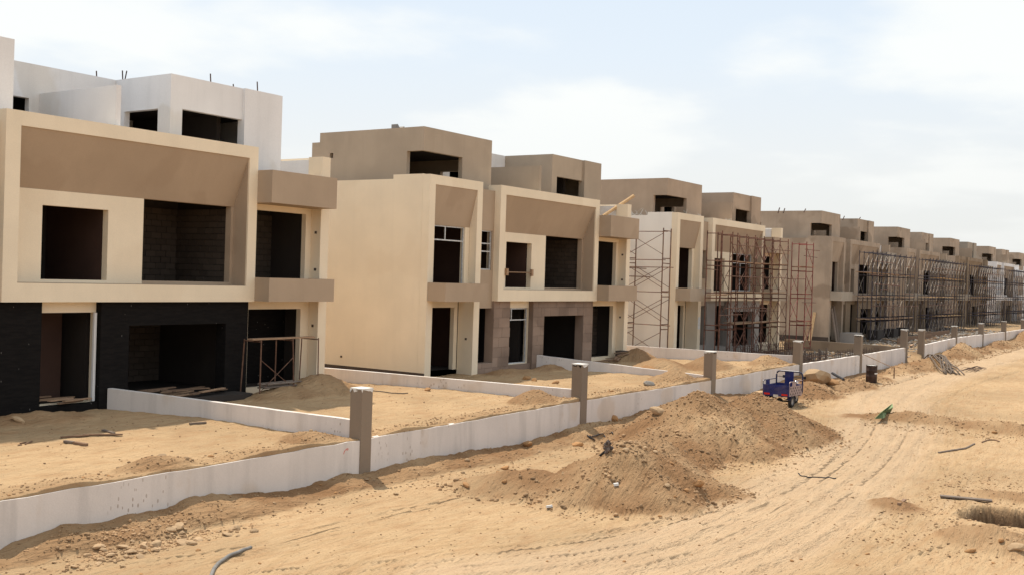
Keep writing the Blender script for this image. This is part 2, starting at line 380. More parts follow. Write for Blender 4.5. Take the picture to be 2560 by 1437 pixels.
# ------------------------------------------------------------------ ground
WALL_Y = 18.43           # road face of the garden wall and its pillars
DF = 26.02               # front plane of the house frames
S1 = 15.353
HX = [S1, S1+22, S1+44, S1+71.07, S1+93.3, S1+115.6, S1+137.9, S1+160.3]
PX = [20.57, 31.6, 42.5, 53.45, 63.9, 74.3, 79.0, 89.5, 100.0, 110.8, 121.8, 132.8]     # left edges of the pillars
WT = ([-40, 11, 20.5, 32, 42.7, 53.5, 64, 74.3, 79, 89, 100, 111, 122, 160, 400], [-0.7, -0.43, -0.34, -0.21, -0.17, -0.04, -0.02, 0.05, 0.05, 0.26, 0.25, 0.20, 0.23, 0.3, 0.3])
RB = ([-60, 11, 21, 32, 43, 54, 64, 75, 90, 112, 150, 400], [-1.6, -1.5, -1.45, -1.42, -1.35, -1.28, -1.25, -1.2, -1.1, -0.85, -0.7, -0.6])
BK = ([-40, 10.98, 12.21, 13.24, 14.35, 15.35, 16.21, 17.61, 18.88, 19.97, 21.0, 22.02, 23.9, 25.42, 27.95, 29.84, 31.68, 33.71, 35.4, 36.69, 39.04, 42.67, 47.08, 48.81, 53.72, 56.68, 60.87, 63.94, 68.17, 73.39, 79.32, 84, 89, 94, 98.95, 112.25, 118, 160, 400],
      [-1.35, -1.31, -1.02, -1.15, -1.13, -0.97, -1.05, -1.24, -1.21, -1.12, -1.18, -1.10, -1.12, -1.16, -1.27, -1.15, -0.97, -1.07, -0.95, -0.87, -0.75, -0.77, -1.05, -0.84, -0.55, -1.04, -1.12, -1.09, -1.10, -1.05, -0.97, -0.62, -0.95, -0.7, -0.75, -0.6, -0.35, -0.5, -0.5])
def hsh(ix, iy, seed):
    h = (ix.astype(np.int64)*374761393 + iy.astype(np.int64)*668265263 + seed*974711) & 0xffffffff
    h = ((h ^ (h >> 13))*1274126177) & 0xffffffff
    return ((h ^ (h >> 16)) & 0xffff)/65535.0
def vn(x, y, seed=0):
    ix, iy = np.floor(x), np.floor(y); fx, fy = x-ix, y-iy
    fx = fx*fx*(3-2*fx); fy = fy*fy*(3-2*fy)
    a, b, c, d = hsh(ix, iy, seed), hsh(ix+1, iy, seed), hsh(ix, iy+1, seed), hsh(ix+1, iy+1, seed)
    return (a*(1-fx)+b*fx)*(1-fy)+(c*(1-fx)+d*fx)*fy-0.5
def fbm(x, y, o=4, seed=0, g=0.5):
    r = 0; a = 1
    for k in range(o):
        r = r + a*vn(x, y, seed+k*17); x = x*2.03+11.3; y = y*2.03-7.1; a *= g
    return r
def sst(t): t = np.clip(t, 0, 1); return t*t*(3-2*t)
# heaps: centre x, y, radius x, y, plan rotation, height, roundness
HEAPS_ROAD = [(23.9, 12.7, 2.55, 2.35, 0.2, 1.42), (22.7, 14.5, 2.3, 1.3, 1.9, 0.62), (25.2, 11.4, 1.8, 1.3, -0.3, 0.48), (27.0, 13.6, 2.7, 2.0, 0.3, 1.05),
              (32.3, 14.4, 3.7, 3.1, 0.2, 1.80), (35.6, 13.8, 3.4, 2.7, -0.2, 1.50), (38.0, 13.5, 2.3, 1.7, 0.0, 0.75), (29.8, 14.2, 2.4, 2.0, 0.4, 1.05), (36.0, 16.7, 4.2, 1.9, 0.0, 0.72),
              (50.6, 17.0, 2.6, 1.7, 0.1, 0.75), (55.5, 16.9, 4.0, 1.6, -0.1, 0.45), (61.5, 17.0, 3.0, 1.3, 0.0, 0.3), (69.5, 17.4, 3.0, 1.3, 0, 0.55), (73.2, 16.7, 3.6, 1.7, 0.0, 0.75),
              (84.2, 17.5, 2.2, 1.5, 0, 0.85), (87.6, 17.6, 3.0, 1.7, 0, 1.05), (93, 17.7, 4.0, 1.3, 0, 0.5), (104, 17.6, 9, 1.5, 0, 0.6), (118, 17.2, 4, 2.5, 0, 1.3),
              (44.9, 10.6, 1.3, 3.2, 0.2, 0.38), (44.6, 7.6, 1.2, 2.6, -0.1, 0.42), (24.9, 4.3, 1.3, 1.2, 0, 0.42), (30.6, 4.2, 0.8, 2.2, 0.0, 0.22), (27.3, 6.9, 1.2, 0.8, 0.4, 0.22)]
HEAPS_GARDEN = [(26.0, 25.2, 1.9, 1.3, 0.1, 0.72), (24.4, 25.0, 1.5, 1.0, 0, 0.35), (15.8, 25.4, 2.2, 0.9, 0, 0.28), (13.6, 25.3, 1.5, 0.8, 0, 0.2),
                (48.6, 25.2, 1.6, 1.2, 0, 0.75), (40.9, 19.5, 1.7, 1.0, 0.0, 0.50), (44.8, 22.2, 2.4, 1.5, 0.1, 0.55), (47.6, 21.0, 2.2, 1.3, 0.0, 0.55), (51.8, 19.6, 2.2, 0.9, 0, 0.45),
                (19.6, 19.3, 1.2, 0.8, 0.2, 0.25), (30.4, 19.5, 1.5, 0.9, 0.2, 0.42), (14.8, 19.0, 1.2, 0.55, 0, 0.26), (37.5, 25.4, 2.2, 0.8, 0, 0.25), (40.5, 25.3, 1.6, 0.8, 0, 0.3)]
def heaps(x, y, lst):
    h = np.zeros_like(x)
    wob = fbm(x*0.9, y*0.9, 3, 91)*0.22
    for cx, cy, rx, ry, a, H in lst:
        if H <= 0: continue
        dx, dy = x-cx, y-cy; ca, sa = math.cos(a), math.sin(a)
        u, w = (dx*ca+dy*sa)/rx, (-dx*sa+dy*ca)/ry
        d = np.sqrt(u*u+w*w+0.012)+wob
        d = d+0.10*vn(np.arctan2(w, u)*4.5+cx, d*1.5, 61)*np.clip(d*1.5, 0, 1)+0.05*vn(np.arctan2(w, u)*13+cy, d*2.5, 62)*np.clip(d*1.5, 0, 1)
        k = np.clip(1-d, 0, 1)
        h = np.maximum(h, H*(k**0.95)*1.08)
    return h
# tyre tracks, read off the photograph on the road plane
TRACKS_PX = [[(1200,1437),(1600,1385),(1850,1300),(2020,1205),(2130,1125),(2175,1065),(2160,1025),(2200,985),(2320,940),(2450,905),(2560,880)],
             [(1560,1437),(1850,1365),(2060,1255),(2200,1150),(2255,1075),(2250,1020),(2330,965),(2450,930),(2560,907)],
             [(300,1437),(900,1405),(1400,1345),(1700,1290),(1880,1225),(2010,1145),(2085,1085),(2110,1040)],
             [(1880,1437),(2080,1340),(2210,1225),(2300,1120),(2330,1060),(2360,1010),(2470,960),(2560,935)],
             [(0,1430),(560,1370),(900,1290),(1150,1240),(1290,1190),(1420,1130),(1600,1075)],
             [(700,1437),(1150,1395),(1560,1320),(1790,1275)], [(2200,1437),(2330,1380),(2480,1320)],
             [(400,1437),(800,1330),(1080,1260),(1200,1200),(1340,1135)],
             [(900,1437),(1350,1392),(1700,1330),(1930,1235),(2050,1160),(2120,1090)],[(1750,1437),(1980,1350),(2140,1235),(2250,1130),(2290,1060)],
             [(2030,1010),(2250,960),(2420,905),(2560,868)], [(1500,1437),(1760,1370),(1960,1270),(2090,1180),(2170,1110),(2200,1050)]]
TRACKS = []
for tr in TRACKS_PX:
    pts = [at_z(a, b, -1.4) for a, b in tr]
    P_ = []
    for k in range(len(pts)-1):
        p0, p1, p2, p3 = pts[max(k-1, 0)], pts[k], pts[k+1], pts[min(k+2, len(pts)-1)]
        n = max(2, int((p2-p1).length/0.35))
        for i in range(n):
            t = i/n
            P_.append(0.5*((2*p1)+(p2-p0)*t+(2*p0-5*p1+4*p2-p3)*t*t+(3*p1-p0-3*p2+p3)*t**3))
    P_.append(pts[-1]); TRACKS.append(np.array([(p.x, p.y) for p in P_]))
def tracks(x, y):
    """depth, along-track coordinate and mask of the nearest wheel rut"""
    dep = np.zeros_like(x); tu = np.zeros_like(x); tm = np.zeros_like(x)
    for ti, T in enumerate(TRACKS):
        best = np.full(x.shape, 9.0); bu = np.zeros_like(x); acc = 0
        near = (x > T[:, 0].min()-1) & (x < T[:, 0].max()+1) & (y > T[:, 1].min()-1) & (y < T[:, 1].max()+1)
        xs, ys = x[near], y[near]; b_ = np.full(xs.shape, 9.0); u_ = np.zeros_like(xs)
        for k in range(len(T)-1):
            d = T[k+1]-T[k]; L = np.hypot(*d); d = d/L
            rx, ry = xs-T[k, 0], ys-T[k, 1]; s = np.clip(rx*d[0]+ry*d[1], 0, L); w = rx*-d[1]+ry*d[0]
            ds = np.hypot(rx-s*d[0], ry-s*d[1])
            c = ds < b_; b_ = np.where(c, ds, b_); u_ = np.where(c, acc+s+np.abs(w)*0.6, u_); acc += L
        best[near] = b_; bu[near] = u_
        broad = ti in (0, 1, 3, 9)
        hw = 0.30 if broad else 0.20; sf = 0.16 if broad else 0.09
        inside = sst((hw-best)/sf); rim = np.exp(-((best-hw-0.03)/0.08)**2)
        dd = 0.045 if broad else 0.016
        dep = dep-dd*inside+dd*0.6*rim
        tu = np.where(inside > tm, bu, tu); tm = np.maximum(tm, inside)
    return dep, tu, tm
def road_flow(x, y):
    """along / across coordinates of the driven way, and where it is driven"""
    T = TRACKS[0]; near = (x > 5) & (x < 140) & (y < 19) & (y > -6)
    ru, rw, rm = np.zeros_like(x), np.zeros_like(x), np.zeros_like(x)
    xs, ys = x[near], y[near]; b_ = np.full(xs.shape, 99.0); u_ = np.zeros_like(xs); w_ = np.zeros_like(xs); acc = 0
    for k in range(len(T)-1):
        d = T[k+1]-T[k]; L = np.hypot(*d); d = d/L
        rx, ry = xs-T[k, 0], ys-T[k, 1]; s = np.clip(rx*d[0]+ry*d[1], 0, L); w = ry*d[0]-rx*d[1]
        ds = np.hypot(rx-s*d[0], ry-s*d[1]); c = ds < b_
        b_ = np.where(c, ds, b_); u_ = np.where(c, acc+s, u_); w_ = np.where(c, np.sign(w)*ds, w_); acc += L
    ru[near] = u_; rw[near] = w_+0.5*fbm(xs*0.2, ys*0.2, 2, 44)
    rm[near] = sst((6.0-np.abs(w_))/2.5)
    return ru, rw, rm
def plots(x): return sst((x-53.9)/0.6)            # plots still being dug, x > 54
def height(x, y, full=False):
    x = np.asarray(x, float); y = np.asarray(y, float)
    rb = np.interp(x, *RB); wt = np.interp(x, *WT); bk = np.interp(x, *BK)
    far = sst((np.hypot(x-40, y-15)-150)/150)
    rough = fbm(x*0.35, y*0.35, 3, 5)*0.10*(1-far)
    fine = fbm(x*1.7, y*3.4, 4, 23)*0.045*(1-far)+fbm(x*5.0, y*7.0, 3, 31)*0.022*(1-far)
    hr = heaps(x, y, HEAPS_ROAD)
    d = WALL_Y-y
    wb = 0.95+0.45*vn(x*0.35, y*0+3.3, 8)+0.25*vn(x*1.1, y*0+1.3, 9)
    k = np.clip(1-d/wb, 0, 1)
    bank = (bk-rb)*(k**0.58)
    bank = np.where(d < 0, bk-rb, bank)
    road = rb+rough*0.6+np.maximum(bank, 0)
    hmask = sst(hr/0.15)
    road = np.maximum(road, rb+hr+rough*0.3)
    lump = np.maximum(sst(hr/0.1), sst(bank/0.06))
    road = road+fine*(0.8+0.5*lump)+fbm(x*3.1, y*3.1, 4, 77)*0.05*lump
    # the open trench at the right
    edge = 0.5*vn(x*0.3, y*0.9, 4)+0.28*vn(x*1.7, y*3.1, 6)+0.12*vn(x*5, y*8, 7)
    e = sst((29.5+edge-x)/0.28)*sst((x-(26.9+0.7*vn(x*0, y*0.9, 3)))/1.1)*sst((5.8+edge*1.2-y)/0.6)*sst((y+3)/2)
    road = road-1.25*e*(1+0.25*fbm(x*1.3, y*1.3, 3, 71))
    dep, tu, tm = tracks(x, y)
    flat = 1-lump
    road = road+dep*flat*(1-e)
    # gardens behind the wall
    gk = sst((y-19.3)/5.0)
    gm = (wt+0.02)*(1-gk)-0.13*gk+rough*0.7+fine*0.8
    dug = plots(x)
    gm = gm*(1-dug)+dug*(np.interp(x, [54, 78, 90, 120], [-0.62, -0.45, -0.10, 0.0])+rough*1.5+fine*2)
    gi = y-(WALL_Y+0.2)
    ridge = (wt+0.055+0.11*vn(x*0.8, y*0+7, 12)+0.06*vn(x*3, y*3, 14))
    rk = sst(1-(gi-0.15)/(0.8+0.5*vn(x*0.5, y*0, 15)))*(1-sst((x-53.2)/0.6))
    gard = gm*(1-rk)+ridge*rk
    hg = heaps(x, y, HEAPS_GARDEN)
    gl = sst(hg/0.08)
    gard = np.maximum(gard, gm+hg)+fbm(x*3.1, y*3.1, 4, 78)*0.05*np.maximum(gl, rk)
    back = sst((y-36)/3)
    gard = gard*(1-back)+(-0.12+rough)*back
    s = sst((y-(WALL_Y+0.036))/0.04)
    gate = sst((x-74.6)/0.3)*sst((79.1-x)/0.3)
    s = s*(1-gate)+gate*sst((y-17.6)/3.0)
    z = road*(1-s)+gard*s
    if not full: return z
    loose = np.clip(np.maximum(lump*(1-s)*0.95, np.maximum(gl, rk*0.45)*s*0.8), 0, 1)
    loose = np.clip(loose*(0.75+0.9*fbm(x*0.7, y*0.7, 3, 55)), 0, 1)
    loose = np.maximum(loose, sst(e*4)*(1-s))  # trench: damp earth tone plus shade of its face, put into the colour
    soil_shade = sst(e*4)*(1-s)*0.5+s*dug*(0.62+0.7*fbm(x*0.5, y*0.5, 3, 66))*(1-gate*0.8)*(1-back)*np.interp(x, [54, 100, 130], [1, 0.85, 0.4])  # trench and dug plots: dark soil, shade painted in with it
    ru, rw, rm = road_flow(x, y)
    return z, loose, np.clip(soil_shade, 0, 1), tu, tm*flat*(1-s), ru, rw, rm*flat*(1-s)*(1-e)

def axis_pts(dense0, dense1, step, lo, hi, growth, extra=()):
    a = list(np.arange(dense0, dense1, step)); d = step; v = a[-1]
    while v < hi: d *= growth; v += d; a.append(v)
    d = step; v = dense0
    while v > lo: d *= growth*1.15; v -= d; a.append(v)
    return np.array(sorted(set(np.round(a+list(extra), 4))))
gx = axis_pts(9.0, 33.0, 0.065, -900, 2500, 1.0115)
gy = axis_pts(2.0, 26.5, 0.075, -1500, 1500, 1.05, (WALL_Y+0.036, WALL_Y+0.056, WALL_Y+0.076, WALL_Y+0.12))
XX, YY = np.meshgrid(gx, gy, indexing='ij')
hz_, lo_, so_, tu_, tm_, ru_, rw_, rm_ = height(XX.ravel(), YY.ravel(), True)
nx, ny = len(gx), len(gy)
me = bpy.data.meshes.new('ground')
co = np.stack([XX.ravel(), YY.ravel(), hz_], 1).astype(np.float32)
ii, jj = np.meshgrid(np.arange(nx-1), np.arange(ny-1), indexing='ij'); q = (ii*ny+jj).ravel()
quads = np.stack([q, q+ny, q+ny+1, q+1], 1).astype(np.int32)
me.vertices.add(len(co)); me.vertices.foreach_set('co', co.ravel())
me.loops.add(quads.size); me.loops.foreach_set('vertex_index', quads.ravel())
me.polygons.add(len(quads)); me.polygons.foreach_set('loop_start', np.arange(0, quads.size, 4, dtype=np.int32))
me.polygons.foreach_set('loop_total', np.full(len(quads), 4, np.int32))
me.update(); me.polygons.foreach_set('use_smooth', np.ones(len(quads), bool))
for n_, a_ in (('loose', lo_), ('soil_shade', so_), ('tu', tu_), ('tm', tm_), ('ru', ru_), ('rw', rw_), ('rm', rm_)):
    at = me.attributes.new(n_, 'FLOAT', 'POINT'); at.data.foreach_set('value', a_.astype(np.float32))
HG = hz_.reshape(nx, ny)
def gz(x, y):
    i = min(max(int(np.searchsorted(gx, x))-1, 0), nx-2); j = min(max(int(np.searchsorted(gy, y))-1, 0), ny-2)
    u = (x-gx[i])/(gx[i+1]-gx[i]); v = (y-gy[j])/(gy[j+1]-gy[j])
    return float((HG[i, j]*(1-v)+HG[i, j+1]*v)*(1-u)+(HG[i+1, j]*(1-v)+HG[i+1, j+1]*v)*u)
def pick(px, py):
    """where the line of sight through a photo pixel meets the ground"""
    v = ray(px, py); p = Vector((0, 0, EYE)); t = 8.0
    while t < 260:
        q2 = p+v*t
        if gz(q2.x, q2.y) >= q2.z: break
        t += 0.06+t*0.0015
    lo, hi = t-0.06-t*0.0015, t
    for _ in range(12):
        m_ = (lo+hi)/2; q2 = p+v*m_
        if gz(q2.x, q2.y) >= q2.z: hi = m_
        else: lo = m_
    return p+v*hi
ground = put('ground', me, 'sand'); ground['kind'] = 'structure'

# ------------------------------------------------------------------ houses
def blocks(parent, axis, u0, u1, z0, z1, t, mat='block', bw=0.40, bh=0.20, dep=0.10, sign=-1, holes=()):
    """single blocks in running bond on a wall plane; shared meshes"""
    g = 0.008
    cache = {}
    r = 0; z = z0
    while z+bh <= z1+1e-3:
        u = u0-(bw/2 if r % 2 else 0)
        while u < u1-0.02:
            a, b = max(u, u0), min(u+bw, u1)
            if b-a > 0.06 and not any(h[0] < (a+b)/2 < h[1] and h[2] < z+bh/2 < h[3] for h in holes):
                key = round(b-a, 2)
                if key not in cache:
                    hw = (b-a)/2-g
                    mb = MB()
                    if axis == 'y': mb.box(-hw, hw, -dep/2, dep/2, -bh/2+g, bh/2-g)
                    else: mb.box(-dep/2, dep/2, -hw, hw, -bh/2+g, bh/2-g)
                    cache[key] = mb.mesh('block'); cache[key].materials.append(M[mat])
                off = t+random.uniform(-0.006, 0.006)
                loc = ((a+b)/2, off, z+bh/2) if axis == 'y' else (off, (a+b)/2, z+bh/2)
                inst(cache[key], 'block', parent, loc)
            u += bw
        z += bh; r += 1
def tiles(parent, u0, u1, z0, z1, t, holes=(), tw=0.8, th=0.42):
    """stone cladding slabs on the street front, one object each"""
    r = 0; z = z0; cache = {}
    while z < z1-0.05:
        zt = min(z+th, z1)
        segs = []; u = u0-(tw*0.5 if r % 2 else 0.15)
        while u < u1-0.02:
            segs.append((max(u, u0), min(u+tw, u1))); u += tw
        for a, b in segs:
            zc_ = (z+zt)/2; pieces = [(a, b, z, zt)]
            for h in holes:
                new = []
                for (p, q_, r0, r1) in pieces:
                    if q_ <= h[0] or p >= h[1] or r1 <= h[2] or r0 >= h[3]: new.append((p, q_, r0, r1)); continue
                    if p < h[0]: new.append((p, h[0], r0, r1))
                    if q_ > h[1]: new.append((h[1], q_, r0, r1))
                    mp, mq = max(p, h[0]), min(q_, h[1])
                    if r1 > h[3]: new.append((mp, mq, h[3], r1))
                    if r0 < h[2]: new.append((mp, mq, r0, h[2]))
                pieces = new
            for p, q_, r0, r1 in pieces:
                if q_-p < 0.05 or r1-r0 < 0.05: continue
                key = (round(q_-p, 2), round(r1-r0, 2))
                if key not in cache:
                    cache[key] = MB().box(-key[0]/2+0.006, key[0]/2-0.006, -0.012, 0.012, -key[1]/2+0.006, key[1]/2-0.006).mesh('stone_slab')
                    cache[key].materials.append(M['stone'])
                inst(cache[key], 'stone_slab', parent, ((p+q_)/2, t-0.012-random.uniform(0, 0.004), (r0+r1)/2))
        z = zt; r += 1
def win_frame(parent, x0, x1, z0, z1, y, transoms=(), mullions=(), w=0.05, mat='alu'):
    mb = MB(); d = 0.05
    mb.box(x0, x0+w, y, y+d, z0, z1); mb.box(x1-w, x1, y, y+d, z0, z1)
    mb.box(x0+w, x1-w, y, y+d, z1-w, z1); mb.box(x0+w, x1-w, y, y+d, z0, z0+w)
    f = mb.build('window_frame', mat, parent)
    for z in transoms: MB().box(x0+w, x1-w, y+0.004, y+d-0.004, z-w/2, z+w/2).build('transom', mat, f)
    for x, a, b in mullions: MB().box(x-w/2, x+w/2, y+0.008, y+d-0.008, a, b).build('mullion', mat, f)
    return f
def tray(parent, x0, x1, y0, y1, z0, z1, mat, name='balcony'):
    """balcony slab with a solid parapet on three sides"""
    mb = MB(); w = 0.12; fl = z0+0.45
    mb.box(x0, x1, y0, y1, z0, fl)
    mb.box(x0, x1, y0, y0+w, fl, z1); mb.box(x0, x0+w, y0+w, y1, fl, z1); mb.box(x1-w, x1, y0+w, y1, fl, z1)
    return mb.build(name, mat, parent)

def house(S, st, label, group=None):
    """one twin house; lx along the street, ly into the plot, z above its ground floor"""
    h = thing('house', label, 'house', (S, DF, 0), group)
    g = lambda k: st.get(k, st['wall'])
    B = 11.0; ZB = -0.75
    fr, pa = st['frame'], st['panel']
    near = st.get('near', False)
    # --- outer walls
    MB().wall('x', 0.36, B, ZB, 7.80, -4.80, -4.60, [(1.86, B+1, 7.63, 8)]).build('side_wall', st['side'], h)
    MB().wall('x', 0.66, B, ZB, 7.80, 11.52, 11.72).build('side_wall', st.get('side_r', st['side']), h)
    MB().box(-4.58, 11.50, B-0.2, B-0.002, ZB, 7.6).build('back_wall', g('back'), h)
    MB().box(11.33, 11.718, 0, 0.655, ZB, 7.80).build('corner_column', fr, h)
    # --- slabs
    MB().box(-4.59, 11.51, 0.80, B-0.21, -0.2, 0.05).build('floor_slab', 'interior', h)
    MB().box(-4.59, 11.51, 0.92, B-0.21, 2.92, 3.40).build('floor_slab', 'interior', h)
    MB().box(-4.59, 11.51, 0.92, B-0.21, 6.42, 6.75).build('roof_slab', 'concrete', h)
    # --- big frame on the first floor with its leaning panel
    MB().wall('y', 0, 8.45, 2.88, 7.78, 0, 0.65, [(0.41, 8.09, 3.37, 7.40)]).build('frame', fr, h)
    MB().prism_x([(0.03, 7.398), (0.66, 5.865), (0.92, 5.865), (0.92, 7.398)], 0.413, 8.087).build('leaning_panel', pa, h)
    MB().wall('y', 0.413, 4.68, 3.372, 5.862, 0.655, 0.90, [(1.47, 3.50, 3.46, 5.45)]).build('recessed_wall', st.get('recess', fr), h)
    mb = MB().box(7.97, 8.087, 0.655, 0.90, 3.372, 5.862); mb.box(4.682, 7.968, 0.655, 0.90, 3.372, 3.47); mb.build('opening_jamb', pa, h)
    MB().prism_x([(0.06, 3.372), (0.65, 3.372), (0.65, 5.86), (0.06, 7.28)], 8.079, 8.088).build('reveal_lining', pa, h)
    MB().box(0.413, 8.078, 0.03, 0.652, 3.371, 3.378).build('ledge_top', st.get('ledge', pa), h)
    # --- left bay frame
    MB().wall('y', -4.80, -1.30, 2.90, 7.78, 0, 0.355, [(-4.44, -1.66, 2.0, 7.41)]).build('bay_frame', fr, h)
    MB().prism_x([(0.02, 7.408), (0.36, 5.88), (0.60, 5.88), (0.60, 7.408)], -4.437, -1.663).build('leaning_panel', pa, h)
    MB().box(-1.97, -1.663, 0.358, 0.58, 3.42, 5.878).build('opening_jamb', st.get('bayjamb', fr), h)
    tray(h, -4.76, -1.93, -0.88, -0.003, 2.9, 3.61, st['box'])
    MB().box(-4.43, -1.31, 0.36, 0.90, 3.0, 3.415).build('bay_slab', st['box'], h)
    # ground floor of the left bay
    MB().box(-4.80, -4.42, 0, 0.355, ZB, 2.898).build('bay_pier', fr, h)
    MB().box(-1.70, -1.302, 0, 0.78, ZB, 2.898).build('bay_pier', fr, h)
    MB().wall('y', -4.59, -1.72, ZB, 2.99, 0.80, 1.0, [(-4.42, -1.95, 0.05, 2.60)]).build('bay_wall', fr, h)
    # --- link between bay and frame
    MB().wall('y', -1.296, -0.004, 2.58, 7.53, 0.30, 0.50, [(-1.2, -0.12, 4.18, 5.83)]).build('link_wall', st.get('link', pa), h)
    MB().wall('y', -1.30, -0.10, ZB, 0.28, 0.12, 0.5).build('link_plinth', st.get('gf'), h)
    if st.get('windows'):
        win_frame(h, -1.2, -0.12, 4.18, 5.83, 0.36, (5.28, 4.95))
        win_frame(h, -4.43, -1.975, 3.47, 5.875, 0.42, (5.30,), ((-3.2, 5.33, 5.83), (-4.3, 5.33, 5.83)))
        win_frame(h, 1.26, 2.95, 0.12, 2.57, 0.45, (2.05,), ((1.75, 2.08, 2.53),))
        MB().box(-0.78, -0.70, 0.62, 0.68, 0.3, 2.4).build('leaning_bar', 'grey_tube', h)
    if st.get('op2win'):
        win_frame(h, 4.69, 7.96, 3.48, 5.855, 0.72, (5.25,), ((5.6, 5.28, 5.80), (6.9, 5.28, 5.80), (6.2, 3.53, 5.22)))
    # --- ground floor under the frame: pier, door niche, garage block
    gf = st['gf']
    MB().box(0.0, 1.25, 0.20, 0.62, ZB, 2.876).build('pier', gf, h)
    MB().wall('y', 1.252, 3.0, ZB, 2.876, 0.38, 0.60, [(1.252, 2.98, 0.12, 2.58)]).build('door_niche', st.get('lintel', fr), h)
    MB().wall('y', 3.02, 8.36, ZB, 2.876, 0.17, 0.60, [(3.95, 7.47, 0.02, 2.20)]).build('garage_wall', gf, h)
    MB().box(1.252, 3.018, 0.22, 0.378, ZB, 0.10).build('threshold', gf, h)
    if st.get('tiles'):
        tiles(h, 0.0, 1.25, -0.35, 2.86, 0.20)
        tiles(h, 3.02, 8.36, -0.35, 2.86, 0.17, [(3.95, 7.47, -0.35, 2.20)])
        tiles(h, -1.30, -0.10, -0.35, 0.28, 0.12)
    if st.get('whitejamb'):
        MB().box(2.90, 2.978, 0.30, 0.379, 0.12, 2.575).build('door_jamb', 'white', h)
        MB().box(1.254, 1.285, 0.30, 0.379, 0.12, 2.575).build('door_jamb', 'white', h)
    # --- right bay
    MB().wall('y', 8.452, 11.328, ZB, 7.0, 0.45, 0.65, [(8.62, 11.08, 3.46, 5.83), (8.62, 10.95, 0.08, 2.62)]).build('bay_wall', fr, h)
    MB().box(8.455, 11.39, -0.65, 0.446, 6.02, 7.05).build('canopy_box', st.get('box_top', st['box']), h)
    tray(h, 8.455, 11.39, -0.65, 0.446, 2.905, 3.65, st['box'])
    if near:
        for yy, zz in ((0.22, 5.22), (0.20, 3.96), (0.24, 2.05)):
            MB().box(11.318, 11.329, yy-0.05, yy+0.05, zz-0.045, zz+0.045).build('electrical_box', 'plinth', h)
        MB().box(-1.712, -1.701, 0.30, 0.40, 1.28, 1.37).build('electrical_box', 'plinth', h)
        MB().box(-4.812, -4.801, 4.3, 4.4, 0.42, 0.50).build('electrical_box', 'plinth', h)
    # --- rooms behind the openings
    im = 'interior'
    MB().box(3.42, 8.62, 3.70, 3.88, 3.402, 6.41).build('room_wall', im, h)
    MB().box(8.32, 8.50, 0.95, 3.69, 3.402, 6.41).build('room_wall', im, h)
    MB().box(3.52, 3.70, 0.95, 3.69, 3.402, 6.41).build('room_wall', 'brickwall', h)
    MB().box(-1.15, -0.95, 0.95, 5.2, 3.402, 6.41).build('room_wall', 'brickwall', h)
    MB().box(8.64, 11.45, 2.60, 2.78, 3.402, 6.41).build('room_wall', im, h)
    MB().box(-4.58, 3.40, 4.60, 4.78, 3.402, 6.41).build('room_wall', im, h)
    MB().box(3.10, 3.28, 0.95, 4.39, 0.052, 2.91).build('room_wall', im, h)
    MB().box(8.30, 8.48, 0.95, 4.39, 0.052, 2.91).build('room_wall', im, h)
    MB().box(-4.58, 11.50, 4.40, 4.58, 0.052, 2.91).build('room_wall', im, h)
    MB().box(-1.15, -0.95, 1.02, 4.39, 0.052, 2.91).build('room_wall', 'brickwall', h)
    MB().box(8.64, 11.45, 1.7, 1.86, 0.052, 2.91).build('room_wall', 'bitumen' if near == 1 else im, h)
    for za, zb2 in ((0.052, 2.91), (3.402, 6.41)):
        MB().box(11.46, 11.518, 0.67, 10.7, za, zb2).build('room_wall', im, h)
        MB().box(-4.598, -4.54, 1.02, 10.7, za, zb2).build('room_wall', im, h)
    if near:
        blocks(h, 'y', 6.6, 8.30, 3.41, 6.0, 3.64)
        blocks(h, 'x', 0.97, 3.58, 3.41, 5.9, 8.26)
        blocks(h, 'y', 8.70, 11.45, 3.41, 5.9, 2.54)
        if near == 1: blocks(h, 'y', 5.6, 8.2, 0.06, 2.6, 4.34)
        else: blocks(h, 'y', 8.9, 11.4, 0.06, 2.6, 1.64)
    # --- penthouses and roof terrace
    pm = st['pent']; pw = st.get('pent_r', pm)
    ZR = 6.752; T = 9.80
    MB().wall('y', -3.85, 0.85, ZR, T, 1.15, 1.35, [(-3.86, -1.25, 7.0, 8.84)]).build('penthouse_wall', pm, h)
    MB().wall('x', 1.352, 6.85, ZR, T, -3.85, -3.65, [(1.3, 2.0, 7.0, 8.84), (6.05, 6.25, 8.70, 8.92)]).build('penthouse_wall', pm, h)
    MB().box(-3.85, -3.65, 6.852, 7.3, ZR, 9.40).build('penthouse_wall', pm, h)
    MB().wall('x', 1.352, 6.85, ZR, T, 0.65, 0.85, [(2.2, 3.8, ZR+0.1, 8.5)]).build('penthouse_wall', pm, h)
    MB().box(-3.648, 0.648, 6.65, 6.85, ZR, T).build('penthouse_wall', pm, h)
    MB().box(-3.647, 0.647, 1.353, 6.648, 9.0, 9.70).build('penthouse_roof', 'interior', h)
    MB().wall('y', 6.0, 8.849, ZR, T, 1.27, 1.47, [(6.45, 8.85, 7.0, 8.78)]).build('penthouse_wall', pw, h)
    MB().box(8.85, 10.5, 1.15, 1.47, ZR, T).build('penthouse_column', pw, h)
    MB().wall('x', 1.472, 6.85, ZR, T, 6.0, 6.2, [(1.86, 3.52, 7.0, 8.76)] if st.get('sidehole') else []).build('penthouse_wall', pw, h)
    MB().box(10.3, 10.5, 1.472, 6.85, ZR, T).build('penthouse_wall', pw, h)
    MB().box(6.202, 10.298, 6.65, 6.85, ZR, T).build('penthouse_wall', pw, h)
    MB().box(6.202, 10.298, 1.473, 6.648, 9.0, 9.70).build('penthouse_roof', 'interior', h)
    MB().box(8.6, 8.75, 2.2, 6.6, ZR, 8.98).build('room_wall', 'interior', h)
